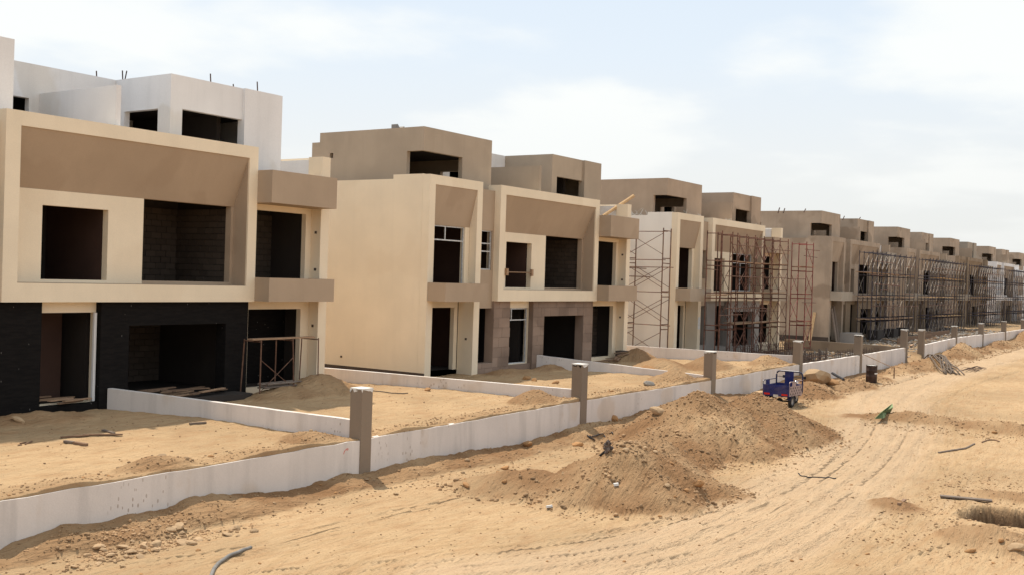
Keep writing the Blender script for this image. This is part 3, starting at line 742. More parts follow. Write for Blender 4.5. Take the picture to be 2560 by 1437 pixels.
    MB().wall('y', 0.852, 5.998, ZR, T, 4.0, 4.2, [(1.6, 3.05, ZR-1, 8.77)]).build('terrace_wall', st.get('terrace', pm), h)
    MB().box(0.852, 5.998, 6.0, 6.2, ZR, 9.0).build('room_wall', 'interior', h)
    MB().box(0.853, 5.997, 4.22, 6.0, 9.0, 9.5).build('penthouse_roof', 'interior', h)
    MB().wall('x', 0.28, 3.998, ZR, 8.95, 3.38, 3.54, [(0, 0.93, 0, 7.785)]).build('terrace_divider', st.get('divider', pm), h)
    MB().box(11.40, 11.516, 0.70, 4.0, 6.76, 7.72).build('parapet_lining', 'white', h)
    MB().box(-4.806, -4.801, 0.0, 10.9, -0.35, 0.10).build('plinth_strip', 'plinth', h)
    return h

CREAM = dict(frame='cream', panel='tan', side='cream', wall='cream', box='tan', pent='pent_tan')
h1 = house(HX[0], dict(CREAM, gf='bitumen', pent='white', near=1, sidehole=True, whitejamb=True),
           'cream and tan house with white penthouses and a ground floor coated in black bitumen')
h2 = house(HX[1], dict(CREAM, gf='stone', near=2, tiles=True, windows=True, terrace='white'),
           'cream and tan house with tan penthouses and brown stone slabs on the ground floor')
h3 = house(HX[2], dict(CREAM, side='offwhite', gf='grey', pent='cracked', lintel='grey', box='pent_tan', box_top='tan', terrace='raw', op2win=True),
           'house with a white side wall and red rusty scaffolding on its cream front')
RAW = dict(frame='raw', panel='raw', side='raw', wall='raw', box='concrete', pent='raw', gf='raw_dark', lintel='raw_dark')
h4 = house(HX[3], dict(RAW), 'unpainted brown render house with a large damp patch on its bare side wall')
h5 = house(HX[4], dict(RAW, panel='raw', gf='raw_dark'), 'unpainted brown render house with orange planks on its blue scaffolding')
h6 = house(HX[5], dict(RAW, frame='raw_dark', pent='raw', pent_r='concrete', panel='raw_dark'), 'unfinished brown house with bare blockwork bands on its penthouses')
h7 = house(HX[6], dict(RAW, frame='white', recess='white', side='white', box='white', panel='raw', pent='raw'), 'house with a freshly whitened front behind dense blue scaffolding')
h8 = house(HX[7], dict(RAW, frame='white', box='white'), 'farthest house of the row, white front cut by the picture edge of the scaffolding')
h8['label'] = 'farthest house at the end of the row, brown penthouse above a white front'

# ------------------------------------------------------------------ garden walls and pillars
PIL_TOP = [0.96, 1.04, 1.03, 1.13, 1.15, 1.25, 1.14, 1.18, 1.21, 1.2, 1.22, 1.25]
def pillar(i, x):
    gate = i in (5, 6)
    lab = 'square brown pillar at the open gateway gap in the white wall' if gate else 'square brown plastered pillar rising from the white garden wall'
    t = thing('pillar', lab, 'pillar', (x+0.2, WALL_Y+0.2, 0), 'gateway pillars' if gate else 'pillars along the garden wall')
    b = min(gz(x+0.2, WALL_Y-0.1), np.interp(x, *RB))-0.45
    w = 0.20
    mb = MB(); mb.v = []
    mb.box(-w, w, -w, w, b, PIL_TOP[i]); mb.build('shaft', 'pillar', t)
    mb = MB()
    pts = [(-w-0.012, -w-0.012), (w+0.012, -w-0.012), (w+0.012, w+0.012), (-w-0.012, w+0.012)]
    n = 12; vs = []
    for k in range(n*4):
        a, c = pts[k//n], pts[(k//n+1) % 4]; f = (k % n)/n
        vs.append((a[0]+(c[0]-a[0])*f, a[1]+(c[1]-a[1])*f, PIL_TOP[i]-0.012-random.random()**3*0.10))
    top = [(v[0], v[1], PIL_TOP[i]+0.014) for v in vs]; m_ = len(vs)
    mb.add(vs+top, [tuple(range(m_-1, -1, -1)), tuple(range(m_, 2*m_))]+[(k, (k+1) % m_, m_+(k+1) % m_, m_+k) for k in range(m_)])
    mb.build('mortar_cap', 'cap', t)
    return t
for i, x in enumerate(PX): pillar(i, x)
def front_seg(x0, x1, label, group=None, mark=False):
    n = max(2, int((x1-x0)/0.45)); mb = MB(); vs = []
    for k in range(n+1):
        x = x0+(x1-x0)*k/n
        zt = float(np.interp(x0, *WT)+(np.interp(x1, *WT)-np.interp(x0, *WT))*(k/n))+random.uniform(-0.016, 0.012)
        zb = float(np.interp(x, *RB))-0.5
        y0, y1 = WALL_Y+0.03, WALL_Y+0.2
        vs += [(x, y0, zb), (x, y1, zb), (x, y1, zt), (x, y0, zt)]
    fs = [(0, 1, 2, 3), (4*n+3, 4*n+2, 4*n+1, 4*n)]
    for k in range(n):
        for a in range(4): fs.append((4*k+a, 4*k+(a+1) % 4, 4*k+4+(a+1) % 4, 4*k+4+a))
    mb.add(vs, fs)
    if not mark:
        return tag(mb.build('garden_wall', 'fence'), label, 'wall', group)
    t = thing('garden_wall', label, 'wall', (0, 0, 0)); mb.build('wall_panel', 'fence', t)
    p = [(859, 1134), (861, 1127), (865, 1122), (869, 1124), (871, 1121), (867, 1120)]
    MB().path([at_y(a, b, WALL_Y+0.028) for a, b in p], 0.008, 5).build('paint_mark', 'redpaint', t)
    return t
segl = ['long white garden wall below the sandy plot of the black bitumen house, red paint mark by the pillar',
        'white garden wall with rusty run stains below the gap between the two cream houses',
        'white garden wall behind the rubble heap, before the stone clad house',
        'white garden wall beside the blue cargo tricycle',
        'white garden wall behind the large tan boulder, before the rebar cages',
        'white garden wall behind the rusty barrel, ending at the gateway pillar']
front_seg(2.0, PX[0], segl[0], mark=True)
for i in range(5): front_seg(PX[i]+0.402, PX[i+1], segl[i+1])
for i in range(6, 11): front_seg(PX[i]+0.402, PX[i+1], 'low white garden wall beyond the gateway, before the scaffolded brown houses', 'far white garden walls')
def cross_wall(px, mid, mat, label, z0=0.46, z1=0.13, ext=0.0):
    """wall from the house front to its pillar"""
    a = Vector((mid, DF+0.16+ext, z0)); b = Vector((px+0.2, WALL_Y+0.41, z1)); d = (b-a); d.z = 0; L = d.length; d.normalize()
    nrm = Vector((-d.y, d.x, 0))*0.09; n = 14; mb = MB(); vs = []
    for k in range(n+1):
        p = a+(b-a)*(k/n); zt = p.z+random.uniform(-0.008, 0.008)
        for s_, z in ((-1, -0.95), (1, -0.95), (1, zt), (-1, zt)): vs.append((p.x+nrm.x*s_, p.y+nrm.y*s_, z))
    fs = [(0, 1, 2, 3), (4*n+3, 4*n+2, 4*n+1, 4*n)]
    for k in range(n):
        for q_ in range(4): fs.append((4*k+q_, 4*k+(q_+1) % 4, 4*k+4+(q_+1) % 4, 4*k+4+q_))
    return tag(mb.add(vs, fs).build('cross_wall', mat), label, 'wall')
cross_wall(PX[0], HX[0]+3.35, 'fence', 'white dividing wall running from the black bitumen ground floor to its pillar', 0.46, 0.13)
cross_wall(PX[1], HX[0]+12.2, 'fence', 'white dividing wall running along the cream side wall of the stone clad house', 0.46, 0.16, 8.0)
cross_wall(PX[2], HX[1]+3.5, 'fence', 'white dividing wall starting at the stone clad garage wall', 0.46, 0.0)
cross_wall(PX[3], HX[1]+12.4, 'fence', 'white dividing wall running before the white side wall and red scaffold', 0.50, 0.38, 8.0)
cross_wall(PX[5], HX[2]+13.2, 'raw_dark', 'bare grey brown wall with a pale top running to the gateway pillar', 0.25, 0.08)

# ------------------------------------------------------------------ scaffolds
def frame_mesh(w, hgt, mat, r=0.033):
    mb = MB(); mb.tube((0, 0, 0), (0, 0, hgt), r); mb.tube((w, 0, 0), (w, 0, hgt), r)
    for z in (0.14, hgt-0.14): mb.tube((0, 0, z), (w, 0, z), r*0.85, 5)
    m_ = mb.mesh('frame'); m_.materials.append(M[mat]); return m_
def brace_mesh(L, mat, hgt=1.8):
    mb = MB(); mb.tube((0, 0, 0.35), (L, 0, hgt-0.3), 0.018, 4); mb.tube((0, 0.03, hgt-0.3), (L, 0.03, 0.35), 0.018, 4)
    m_ = mb.mesh('cross_brace'); m_.materials.append(M[mat]); return m_
_mc = {}
def cm(key, fn):
    if key not in _mc: _mc[key] = fn()
    return _mc[key]
def scaffold(label, pos, along, mat, z0, lifts, depth=1.0, side='x', planks=(), pmat='plank', braces=True, bmat=None, ledgers=(), skip=()):
    """pos: world x,y of the inner row start; frames stand across the wall, bays run along 'side'"""
    H = 1.8; t = thing('scaffold', label, 'scaffold', (pos[0], pos[1], z0))
    fm = cm(('f', depth, mat), lambda: frame_mesh(depth, H, mat))
    rz = -math.pi/2 if side == 'x' else math.pi       # direction in which a frame stands out of the wall
    def P(a, out=0.0): return (a, -out) if side == 'x' else (-out, a)
    for i, a in enumerate(along):
        for k in range(lifts):
            if (i, k) in skip: continue
            x, y = P(a); inst(fm, 'frame', t, (x, y, k*H), (random.uniform(-0.008, 0.008), random.uniform(-0.014, 0.014), rz))
    for i in range(len(along)-1):
        L = along[i+1]-along[i]
        bm_ = cm(('b', round(L, 2), bmat or mat), lambda: brace_mesh(L, bmat or mat))
        for k in range(lifts):
            if not braces or (i, k) in skip: continue
            for out in (0.0, depth):
                if out == 0 and (i+k) % 3 == 0: continue
                x, y = P(along[i], out); inst(bm_, 'cross_brace', t, (x, y, k*H), (0, 0, 0 if side == 'x' else math.pi/2))
    for (lev, a0, a1) in planks:
        for j in range(3):
            L = a1-a0+random.uniform(-0.2, 0.5)
            pmesh = cm(('p', round(L, 1), pmat), lambda: (lambda m_: (m_.materials.append(M[pmat]), m_)[1])(MB().box(-L/2, L/2, -0.11, 0.11, 0, 0.04).mesh('plank')))
            o_ = depth*(0.18+0.32*j); x, y = P((a0+a1)/2+random.uniform(-0.3, 0.3), o_)
            inst(pmesh, 'plank', t, (x, y, lev+random.uniform(0.0, 0.05)), (0, random.uniform(-0.012, 0.012), (0 if side == 'x' else math.pi/2)+random.uniform(-0.03, 0.03)))
    extra = []
    for _ in range(len(along)//2+1):
        a0 = random.uniform(along[0]-0.6, along[-1]-1.5); extra.append((random.uniform(1.0, lifts*H-0.4), a0, a0+random.uniform(1.8, 3.6), random.choice((-0.03, depth+0.03))))
    for (lev, a0, a1, out) in list(ledgers)+extra:
        x0_, y0_ = P(a0, out); x1_, y1_ = P(a1, out)
        MB().tube((x0_, y0_, lev), (x1_, y1_, lev+random.uniform(-0.05, 0.05)), 0.024).build('ledger_tube', 'brown_tube' if mat != 'blue_tube' else 'rust_tube', t)
    return t
g0 = -0.35
x3 = HX[2]
scaffold('brown tube scaffold standing against the white side wall', (x3-5.05, DF+0.25, g0), [0.0, 2.15, 4.3, 6.4], 'brown_tube', g0, 4, 0.95, 'y',
         ledgers=[(1.9, -0.6, 6.6, 1.0), (3.7, -0.4, 6.6, 1.0), (5.05, -0.7, 6.6, 1.02), (5.45, -0.2, 6.6, 1.0), (7.0, -0.3, 6.6, 1.0)])
scaffold('rusty red scaffold with planks before the cream framed front', (x3-0.9, DF-0.95, g0), [0.0, 1.35, 2.7, 4.1, 5.5, 6.9, 8.4], 'rust_tube', g0, 4, 1.0, 'x',
         planks=[(1.95, 0.2, 4.2), (1.95, 3.0, 7.6), (3.75, -1.2, 3.0), (3.75, 3.2, 8.2), (5.52, -0.6, 4.4), (5.55, 4.2, 8.4)], bmat='rust_tube',
         ledgers=[(2.9, -1.5, 4.8, 1.02), (4.7, -1.6, 3.0, 1.03), (4.72, 2.4, 8.6, 1.02), (6.5, -0.8, 5.0, 1.02), (6.45, 5.2, 9.2, 1.02)])
scaffold('bright red scaffold tower at the house corner facing the damp stained side wall', (x3+11.0, DF-0.95, g0), [0.0, 1.35], 'red_tube', g0, 4, 1.0, 'x',
         planks=[(1.85, -0.2, 1.6), (5.5, -0.2, 1.7)], ledgers=[(3.2, -0.6, 2.2, 1.02), (6.7, -0.4, 2.6, 1.02)])
scaffold('lone red frame scaffold at the left bay of the house with the white side wall', (x3-3.2, DF-1.1, g0), [0.0, 1.5], 'rust_tube', g0, 4, 0.9, 'x', planks=[(3.6, -0.2, 1.9)], braces=False)
x4 = HX[3]
scaffold('dark blue scaffold before the framed front of the unpainted house, gateway side', (x4-0.9, DF-1.0, g0), [0.0, 1.3, 2.6, 3.9, 5.2, 6.6, 8.2], 'blue_tube', g0, 4, 1.05, 'x',
         planks=[(1.8, -0.8, 3.8), (1.75, 3.4, 7.2), (3.6, -0.6, 3.9), (3.6, 3.6, 8.0), (5.45, -0.9, 4.0), (5.45, 3.8, 8.4)], ledgers=[(2.9, 0, 8.6, 1.06), (4.6, 0.5, 8.2, 1.06), (6.4, 0, 7.0, 1.06)], bmat='grey_tube')
scaffold('dark blue scaffold tower at the right bay of the damp stained house', (x4+8.9, DF-1.1, g0), [0.0, 1.6, 3.2], 'blue_tube', g0, 4, 1.0, 'x',
         planks=[(1.75, -0.3, 3.4), (3.55, -0.3, 3.4), (5.4, -0.3, 3.3)], bmat='grey_tube', ledgers=[(2.8, -1.5, 4.5, 1.03), (6.2, -0.5, 4.0, 1.03)])
for hx, lab, pm_ in ((HX[4], 'dark blue scaffold with orange planks before the second brown render house', 'newwood'), (HX[5], 'dark blue scaffold before the house with blockwork penthouse bands', 'plank'), (HX[6], 'dense blue scaffold before the whitened front', 'greywood'), (HX[7], 'far blue scaffold at the end of the row', 'plank')):
    scaffold(lab, (hx-4.9, DF-1.15, g0), [0.0, 1.3, 2.6, 3.9, 5.2, 6.5, 7.8, 9.1, 10.4, 11.7, 13.0, 14.3, 15.6], 'blue_tube', g0, 4, 1.0, 'x',
             planks=[(1.8, 4.4, 9.2), (1.75, 10.0, 14.5), (3.6, 0.2, 4.0), (3.6, 5.0, 10.5), (5.4, 4.0, 9.0), (5.4, 9.6, 14.8)], pmat=pm_, bmat='grey_tube',
             ledgers=[(2.9, 0, 9, 1.03), (4.7, 2, 14, 1.03), (6.3, 1, 15, 1.03)])

# ------------------------------------------------------------------ cargo tricycle
def tricycle(loc, rz):
    t = thing('cargo_tricycle', 'dark blue three wheeled cargo tricycle parked by the white garden wall', 'tricycle', loc, rz=rz)
    W2 = 0.60; L0, L1 = -0.75, 0.75                    # bed from rear to front, x forward
    fl, top = 0.60, 1.02
    MB().box(L0+0.03, L1, -W2+0.03, W2-0.03, fl-0.05, fl).build('bed_floor', 'blue_dark', t)
    tg = MB().box(L0, L0+0.03, -W2, W2, fl-0.12, top-0.06).build('tailgate', 'blue', t)
    for z in (0.64, 0.76, 0.88): MB().box(L0-0.012, L0, -W2+0.06, W2-0.06, z-0.02, z+0.02).build('rib', 'blue', tg)
    for s in (-1, 1):
        sp = MB().box(L0+0.03, L1, s*W2-(0.015 if s > 0 else 0.0), s*W2+(0.0 if s > 0 else 0.015), fl-0.1, top-0.1).build('side_panel', 'side_panel' if s < 0 else 'blue', t)
        if s < 0:
            for r_, z in enumerate((0.60, 0.72, 0.84)):
                for k in range(5):
                    x = L0+0.17+k*0.27+(0.13 if r_ % 2 else 0)
                    if x > L1-0.1: continue
                    q_ = 0.055
                    MB().add([(x-q_, s*W2-0.004, z), (x, s*W2-0.004, z-q_), (x+q_, s*W2-0.004, z), (x, s*W2-0.004, z+q_),
                              (x-q_, s*W2+0.001, z), (x, s*W2+0.001, z-q_), (x+q_, s*W2+0.001, z), (x, s*W2+0.001, z+q_)],
                             [(0, 1, 2, 3), (7, 6, 5, 4), (0, 4, 5, 1), (1, 5, 6, 2), (2, 6, 7, 3), (3, 7, 4, 0)]).build('diamond_cutout', 'black', sp)
        rl = MB().path([(L0+0.02, s*W2, top-0.1), (L0+0.02, s*W2, top+0.06), (L0+0.07, s*W2, top+0.1), (L1, s*W2, top+0.1)], 0.02, 6).build('side_rail', 'blue_dark' if s > 0 else 'side_panel', t)
        MB().box(-0.42, -0.02, s*W2-0.008, s*W2+0.008, top-0.1, top+0.09).build('rail_plate', 'blue' if s > 0 else 'side_panel', rl)
    arch = [(L1, -W2, fl), (L1, -W2, 1.30)]+[(L1, -W2+0.17-0.17*math.cos(a), 1.30+0.17*math.sin(a)) for a in (0.5, 1.0, 1.57)]
    arch += [(L1, -p[1], p[2]) for p in reversed(arch)]
    ar = MB().path(arch, 0.036, 7).build('rear_hoop', 'blue_dark', t)
    MB().box(L1-0.02, L1+0.02, -0.19, 0.21, fl, 1.45).build('hoop_panel', 'blue', ar)
    MB().tube((L1, -W2+0.02, 1.22), (L1, W2-0.02, 1.22), 0.012, 5).build('hoop_bar', 'blue_dark', ar)
    MB().box(L1-0.015, L1+0.015, -W2+0.02, W2-0.02, fl, fl+0.34).build('bed_front', 'blue', t)
    for s in (-1, 1):
        MB().box(L0-0.025, L0, s*0.40-0.13, s*0.40+0.13, fl-0.075, fl-0.0).build('tail_light', 'taillight', t)
    MB().box(L0-0.02, L0, -0.11, 0.11, fl-0.16, fl-0.05).build('number_plate', 'platewhite', t)
    ch = MB(); 
    for s in (-1, 1): ch.box(L0+0.1, 1.75, s*0.22-0.03, s*0.22+0.03, 0.44, 0.54)
    ch.build('chassis_rails', 'black', t)
    ax = MB().tube((-0.28, -0.5, 0.25), (-0.28, 0.5, 0.25), 0.035, 8)
    ax.lathe([(0.0, -0.1), (0.11, -0.08), (0.13, 0), (0.11, 0.08), (0, 0.1)], 'x', (-0.28, 0, 0.25), 12); ax.build('rear_axle', 'black', t)
    for s in (-1, 1): MB().box(-0.62, 0.06, s*0.42-0.03, s*0.42+0.03, 0.33, 0.37).build('leaf_spring', 'black', t)
    prof = [(0.15, -0.055), (0.235, -0.055), (0.252, -0.03), (0.255, 0.0), (0.252, 0.03), (0.235, 0.055), (0.15, 0.055)]
    def wheel(x, y, w=1.0):
        wh = MB().lathe([(r, hh*w) for r, hh in prof], 'y', (0, 0, 0), 28).build('wheel', 'tyre', t, True, (x, y, 0.255))
        MB().lathe([(0.0, -0.03), (0.05, -0.045), (0.12, -0.02), (0.155, -0.05*w), (0.155, 0.05*w), (0.12, 0.02), (0.05, 0.045), (0, 0.03)], 'y', (0, 0, 0), 20).build('rim', 'rim', wh, True)
        return wh
    wheel(-0.28, -0.53, 1.15); wheel(-0.28, 0.53, 1.15); wheel(1.55, 0, 0.85)
    for s in (-1, 1):
        mb = MB(); pts = [(-0.28+0.33*math.cos(a), s*0.53, 0.25+0.33*math.sin(a)) for a in np.linspace(0.25, 2.9, 9)]
        vs = []; fs = []
        for p in pts: vs += [(p[0], p[1]-0.08, p[2]), (p[0], p[1]+0.08, p[2]), (p[0], p[1]+0.08, p[2]+0.012), (p[0], p[1]-0.08, p[2]+0.012)]
        for k in range(8):
            for a in range(4): fs.append((4*k+a, 4*k+(a+1) % 4, 4*k+4+(a+1) % 4, 4*k+4+a))
        fs += [(0, 1, 2, 3), (32, 33, 34, 35)]
        mb.add(vs, fs).build('mudguard', 'blue_dark', t)
    MB().prism_x([(-0.16, 0.50), (0.16, 0.50), (0.18, 0.66), (0.10, 0.74), (-0.10, 0.74), (-0.18, 0.66)], 0.82, 1.22).build('seat', 'black', t)
    MB().prism_x([(-0.12, 0.52), (0.12, 0.52), (0.15, 0.74), (0.08, 0.86), (-0.08, 0.86), (-0.15, 0.74)], 1.23, 1.50).build('fuel_tank', 'chrome', t)
    MB().box(0.95, 1.40, -0.16, 0.16, 0.22, 0.48).build('engine', 'grey_tube', t)
    fk = MB()
    for s in (-1, 1): fk.tube((1.55, s*0.09, 0.255), (1.42, s*0.09, 0.95), 0.025, 7)
    fk.build('front_fork', 'chrome', t)
    hb = MB().path([(1.22, -0.36, 1.02), (1.38, -0.22, 1.06), (1.42, 0, 0.98), (1.38, 0.22, 1.06), (1.22, 0.36, 1.02)], 0.016, 6).build('handlebar', 'black', t)
    MB().lathe([(0, -0.05), (0.08, -0.05), (0.11, 0.05), (0.10, 0.07), (0, 0.08)], 'x', (1.50, 0, 0.92), 14).build('headlight', 'chrome', t, True)
    for s in (-1, 1):
        MB().box(1.34, 1.40, s*0.30-0.04, s*0.30+0.04, 0.98, 1.03).build('indicator', 'indicator', hb)
        MB().box(1.30, 1.33, s*0.48-0.06, s*0.48+0.06, 1.12, 1.24).build('mirror', 'black', hb)
    fp = MB(); vs = []; 
    pts = [(1.55+0.31*math.cos(a), 0, 0.255+0.31*math.sin(a)) for a in np.linspace(0.5, 2.7, 8)]
    for p in pts: vs += [(p[0], -0.07, p[2]), (p[0], 0.07, p[2]), (p[0], 0.07, p[2]+0.01), (p[0], -0.07, p[2]+0.01)]
    fs = [(0, 1, 2, 3), (28, 29, 30, 31)]
    for k in range(7):
        for a in range(4): fs.append((4*k+a, 4*k+(a+1) % 4, 4*k+4+(a+1) % 4, 4*k+4+a))
    fp.add(vs, fs).build('front_mudguard', 'blue', t)
    MB().prism_x([(-0.5, 0.42), (-0.36, 0.42), (-0.36, 0.95), (-0.5, 0.90)], 0.80, 0.95).build('leg_shield', 'side_panel', t)
    return t
rw = pick(1979, 1018)           # foot of the rear right wheel
tx, ty = rw.x+0.28, rw.y+0.53
tricycle((tx, ty, gz(tx-0.28, ty-0.5)+0.01), math.radians(-2))

# ------------------------------------------------------------------ stones
def rock_mesh(seed):
    bm = bmesh.new(); bmesh.ops.create_icosphere(bm, subdivisions=2, radius=0.5); r = random.Random(seed)
    ax = Vector((r.uniform(0.8, 1.25), r.uniform(0.75, 1.1), r.uniform(0.55, 0.8)))
    planes = [(Vector((r.uniform(-1, 1), r.uniform(-1, 1), r.uniform(-0.5, 1))).normalized(), r.uniform(0.28, 0.42)) for _ in range(7)]
    for v in bm.verts:
        for n_, d_ in planes:
            k = v.co.dot(n_)-d_
            if k > 0: v.co -= n_*k
        v.co += Vector((r.uniform(-1, 1), r.uniform(-1, 1), r.uniform(-1, 1)))*0.018
        v.co = Vector((v.co.x*ax.x, v.co.y*ax.y, v.co.z*ax.z))
    me = bpy.data.meshes.new('stone'); bm.to_mesh(me); bm.free(); return me
ROCKS = {k: [rock_mesh(i+j*10) for i in range(6)] for j, k in enumerate(('rock', 'rock_orange', 'rubble'))}
for k, l in ROCKS.items():
    for m_ in l: m_.materials.append(M[k])
def rock(x, y, s, kind, label, group, rnd=random, sink=0.25):
    o = inst(rnd.choice(ROCKS[kind]), 'stone', None, (x, y, gz(x, y)+s*(0.35-sink)), (rnd.uniform(-0.4, 0.4), rnd.uniform(-0.4, 0.4), rnd.uniform(0, 6.28)), (s*rnd.uniform(0.85, 1.25), s*rnd.uniform(0.8, 1.1), s*rnd.uniform(0.7, 1.0)))
    return tag(o, label, 'stone', group)
rr = random.Random(3)
# stones named one by one, read off the photograph (pixel, ground level, size)
for px, py, z, s, kind, lab in [
        (1261, 1172, -1.4, 0.27, 'rock_orange', 'orange brown stone on the left tail of the rubble heap'),
        (1262, 1204, -1.3, 0.17, 'rock_orange', 'upright orange stone at the foot of the rubble heap tail'),
        (1165, 1213, -1.4, 0.22, 'rock_orange', 'cluster stone at the very tip of the rubble heap'),
        (1745, 1212, -1.2, 0.34, 'rock_orange', 'large orange brown stone at the right foot of the near rubble heap'),
        (1532, 1048, -1.05, 0.42, 'rock_orange', 'rounded orange boulder against the white wall right of the middle pillar'),
        (1318, 1113, -1.15, 0.44, 'rock_orange', 'rounded tan boulder half buried in the bank below the white wall'),
        (1443, 1113, -0.75, 0.33, 'rock_orange', 'tan stone on the crest of the near rubble heap'),
        (1645, 1032, -0.7, 0.60, 'rock', 'flat tan slab stone on the shoulder of the large rubble heap'),
        (2540, 1372, -1.2, 0.34, 'rock', 'brown stone on the small mound beside the trench'),
        (2502, 1352, -1.3, 0.20, 'rock_orange', 'pointed orange stone on top of the small mound'),
        (2425, 1378, -1.3, 0.20, 'rock_orange', 'orange stone low on the small mound'),
        (2486, 1082, -1.25, 0.26, 'rock_orange', 'red brown broken brick lying by the low spoil ridge'),
        (1068, 975, -0.1, 0.32, 'rock_orange', 'brown stone in the sandy plot beside the cream side wall'),
        (1293, 918, -0.05, 0.45, 'rock_orange', 'rough brown stone before the stone clad pier'),
        (1315, 948, 0.05, 0.40, 'rock_orange', 'largest of three orange stones on the dividing wall spoil'),
        (1336, 952, 0.05, 0.30, 'rock_orange', 'middle of three orange stones on the dividing wall spoil'),
        (1388, 958, 0.05, 0.34, 'rock_orange', 'flattest of three orange stones on the dividing wall spoil'),
        (1625, 962, 0.0, 0.42, 'rubble', 'pale grey lump on the spoil above the white garden wall'),
        (1615, 926, 0.1, 0.75, 'rock_orange', 'heap of broken orange stone on the dividing wall end'),
        (46, 1052, -0.1, 0.30, 'rock', 'pale sandstone lump at the foot of the bitumen wall')]:
    p = pick(px, py); rock(p.x, p.y, s, kind, lab, None, rr)
p = at_z(2005, 958, -1.15)
b_ = tag(inst(ROCKS['rock'][2], 'boulder', None, (53.2, 17.45, gz(53.2, 17.45)+0.42), (0.1, 0.3, 0.4), (2.1, 1.4, 2.0)), 'huge tan boulder leaning by the pillar behind the tricycle', 'boulder')
rock(54.2, 17.0, 0.8, 'rock_orange', 'orange block resting at the foot of the huge boulder', None, rr)
rock(46.7, 17.7, 1.1, 'rock', 'tan boulder at the wall beside the tricycle tailgate', None, rr)
G1 = 'stones tumbled down the bank'
for k in range(72):
    u = rr.random(); x = 11.4+4.4*u+rr.gauss(0, 0.35); y = 17.95-rr.random()**0.8*1.3-(0.25 if u < 0.3 else 0)
    rock(x, y, 0.06+0.20*rr.random()**2.2, 'rock', 'pale tan stone in the scree on the bank below the white wall', G1, rr)
G2 = 'stones on the sandy bank'
for k in range(46):
    x = rr.uniform(15.5, 32); y = 18.3-rr.random()*1.5
    rock(x, y, 0.05+0.15*rr.random()**2.5, rr.choice(['rock', 'rock_orange']), 'small loose stone on the sandy bank under the white wall', G2, rr)
G3 = 'stones on the rubble heaps'
for k in range(75):
    a, b = rr.choice([(24.5, 12.9), (24.5, 12.9), (34, 13.9)]); w = 2.4 if a < 30 else 5.0
    x = a+rr.gauss(0, w*0.5); y = b+rr.gauss(0, 1.3)
    if y > 18: continue
    rock(x, y, 0.06+0.14*rr.random()**2, rr.choice(['rock', 'rock_orange', 'rock']), 'small stone scattered on the rubble heaps', G3, rr)
G4 = 'stones along the garden wall top'
for k in range(40):
    x = rr.uniform(11, 52); y = WALL_Y+0.25+rr.random()*0.7
    rock(x, y, 0.07+0.10*rr.random()**2, rr.choice(['rock', 'rock_orange']), 'small stone in the loose spoil along the garden wall top', G4, rr)
G5 = 'grey rubble stones in the dug plots'
for k in range(60):
    x = rr.uniform(64, 112); y = rr.uniform(19.2, 25.0)
    rock(x, y, 0.2+0.3*rr.random()**2, 'rubble', 'grey rubble stone in the dark dug over plots', G5, rr)
G6 = 'clods on the road'
for k in range(40):
    p = at_z(rr.uniform(200, 2560), rr.uniform(1180, 1437), -1.4)
    if p.y > 17.2: continue
    rock(p.x, p.y, 0.05+0.06*rr.random(), rr.choice(['rock', 'rock_orange']), 'brown clod lying on the rutted sand road', G6, rr)

# gravel nobody could count
def gravel(name, pts, sizes, mat, label, cat):
    base = bmesh.new(); bmesh.ops.create_icosphere(base, subdivisions=1, radius=0.5)
    bv = np.array([v.co[:] for v in base.verts]); bf = np.array([[v.index for v in f.verts] for f in base.faces]); base.free()
    rng = np.random.default_rng(5); n = len(pts); nv = len(bv)
    ang = rng.uniform(0, 6.28, n); ca, sa = np.cos(ang), np.sin(ang)
    v = bv[None]*(1+rng.uniform(-0.3, 0.3, (n, nv, 1)))*sizes[:, None, None]*np.stack([rng.uniform(0.8, 1.4, n), rng.uniform(0.7, 1.1, n), rng.uniform(0.5, 0.9, n)], 1)[:, None]
    x = v[..., 0]*ca[:, None]-v[..., 1]*sa[:, None]; y = v[..., 0]*sa[:, None]+v[..., 1]*ca[:, None]
    co = np.stack([x, y, v[..., 2]], -1)+pts[:, None]
    fc = (bf[None]+np.arange(n)[:, None, None]*nv).reshape(-1, 3)
    me = bpy.data.meshes.new(name); me.vertices.add(n*nv); me.vertices.foreach_set('co', co.astype(np.float32).ravel())
    me.loops.add(fc.size); me.loops.foreach_set('vertex_index', fc.astype(np.int32).ravel())
    me.polygons.add(len(fc)); me.polygons.foreach_set('loop_start', np.arange(0, fc.size, 3, dtype=np.int32)); me.polygons.foreach_set('loop_total', np.full(len(fc), 3, np.int32))
    me.update(); o = put(name, me, mat); o['kind'] = 'stuff'; return tag(o, label, cat)
rng = np.random.default_rng(11)
def scatter(n, fx, fy): return fx(n), fy(n)
xs, ys, sz = [], [], []
def more(x, y, s): xs.append(x); ys.append(y); sz.append(s)
n = 2300; more(24.5+rng.normal(0, 1.7, n), 12.9+rng.normal(0, 1.3, n), 0.016+0.05*rng.random(n)**3)
n = 4800; more(34+rng.normal(0, 3.0, n), 13.9+rng.normal(0, 1.5, n), 0.02+0.06*rng.random(n)**3)
n = 1500; more(rng.uniform(10, 33, n), WALL_Y-0.05-rng.random(n)**1.3*1.5, 0.018+0.05*rng.random(n)**3)
n = 1100; more(rng.normal(13.3, 1.0, n), WALL_Y-0.2-rng.random(n)*1.4, 0.02+0.07*rng.random(n)**3)
n = 2300; more(rng.uniform(10, 53, n), WALL_Y+0.25+rng.random(n)**1.5*0.9, 0.02+0.05*rng.random(n)**3)
n = 5200; more(rng.uniform(9, 60, n), rng.uniform(2, 17.5, n), 0.012+0.04*rng.random(n)**4)
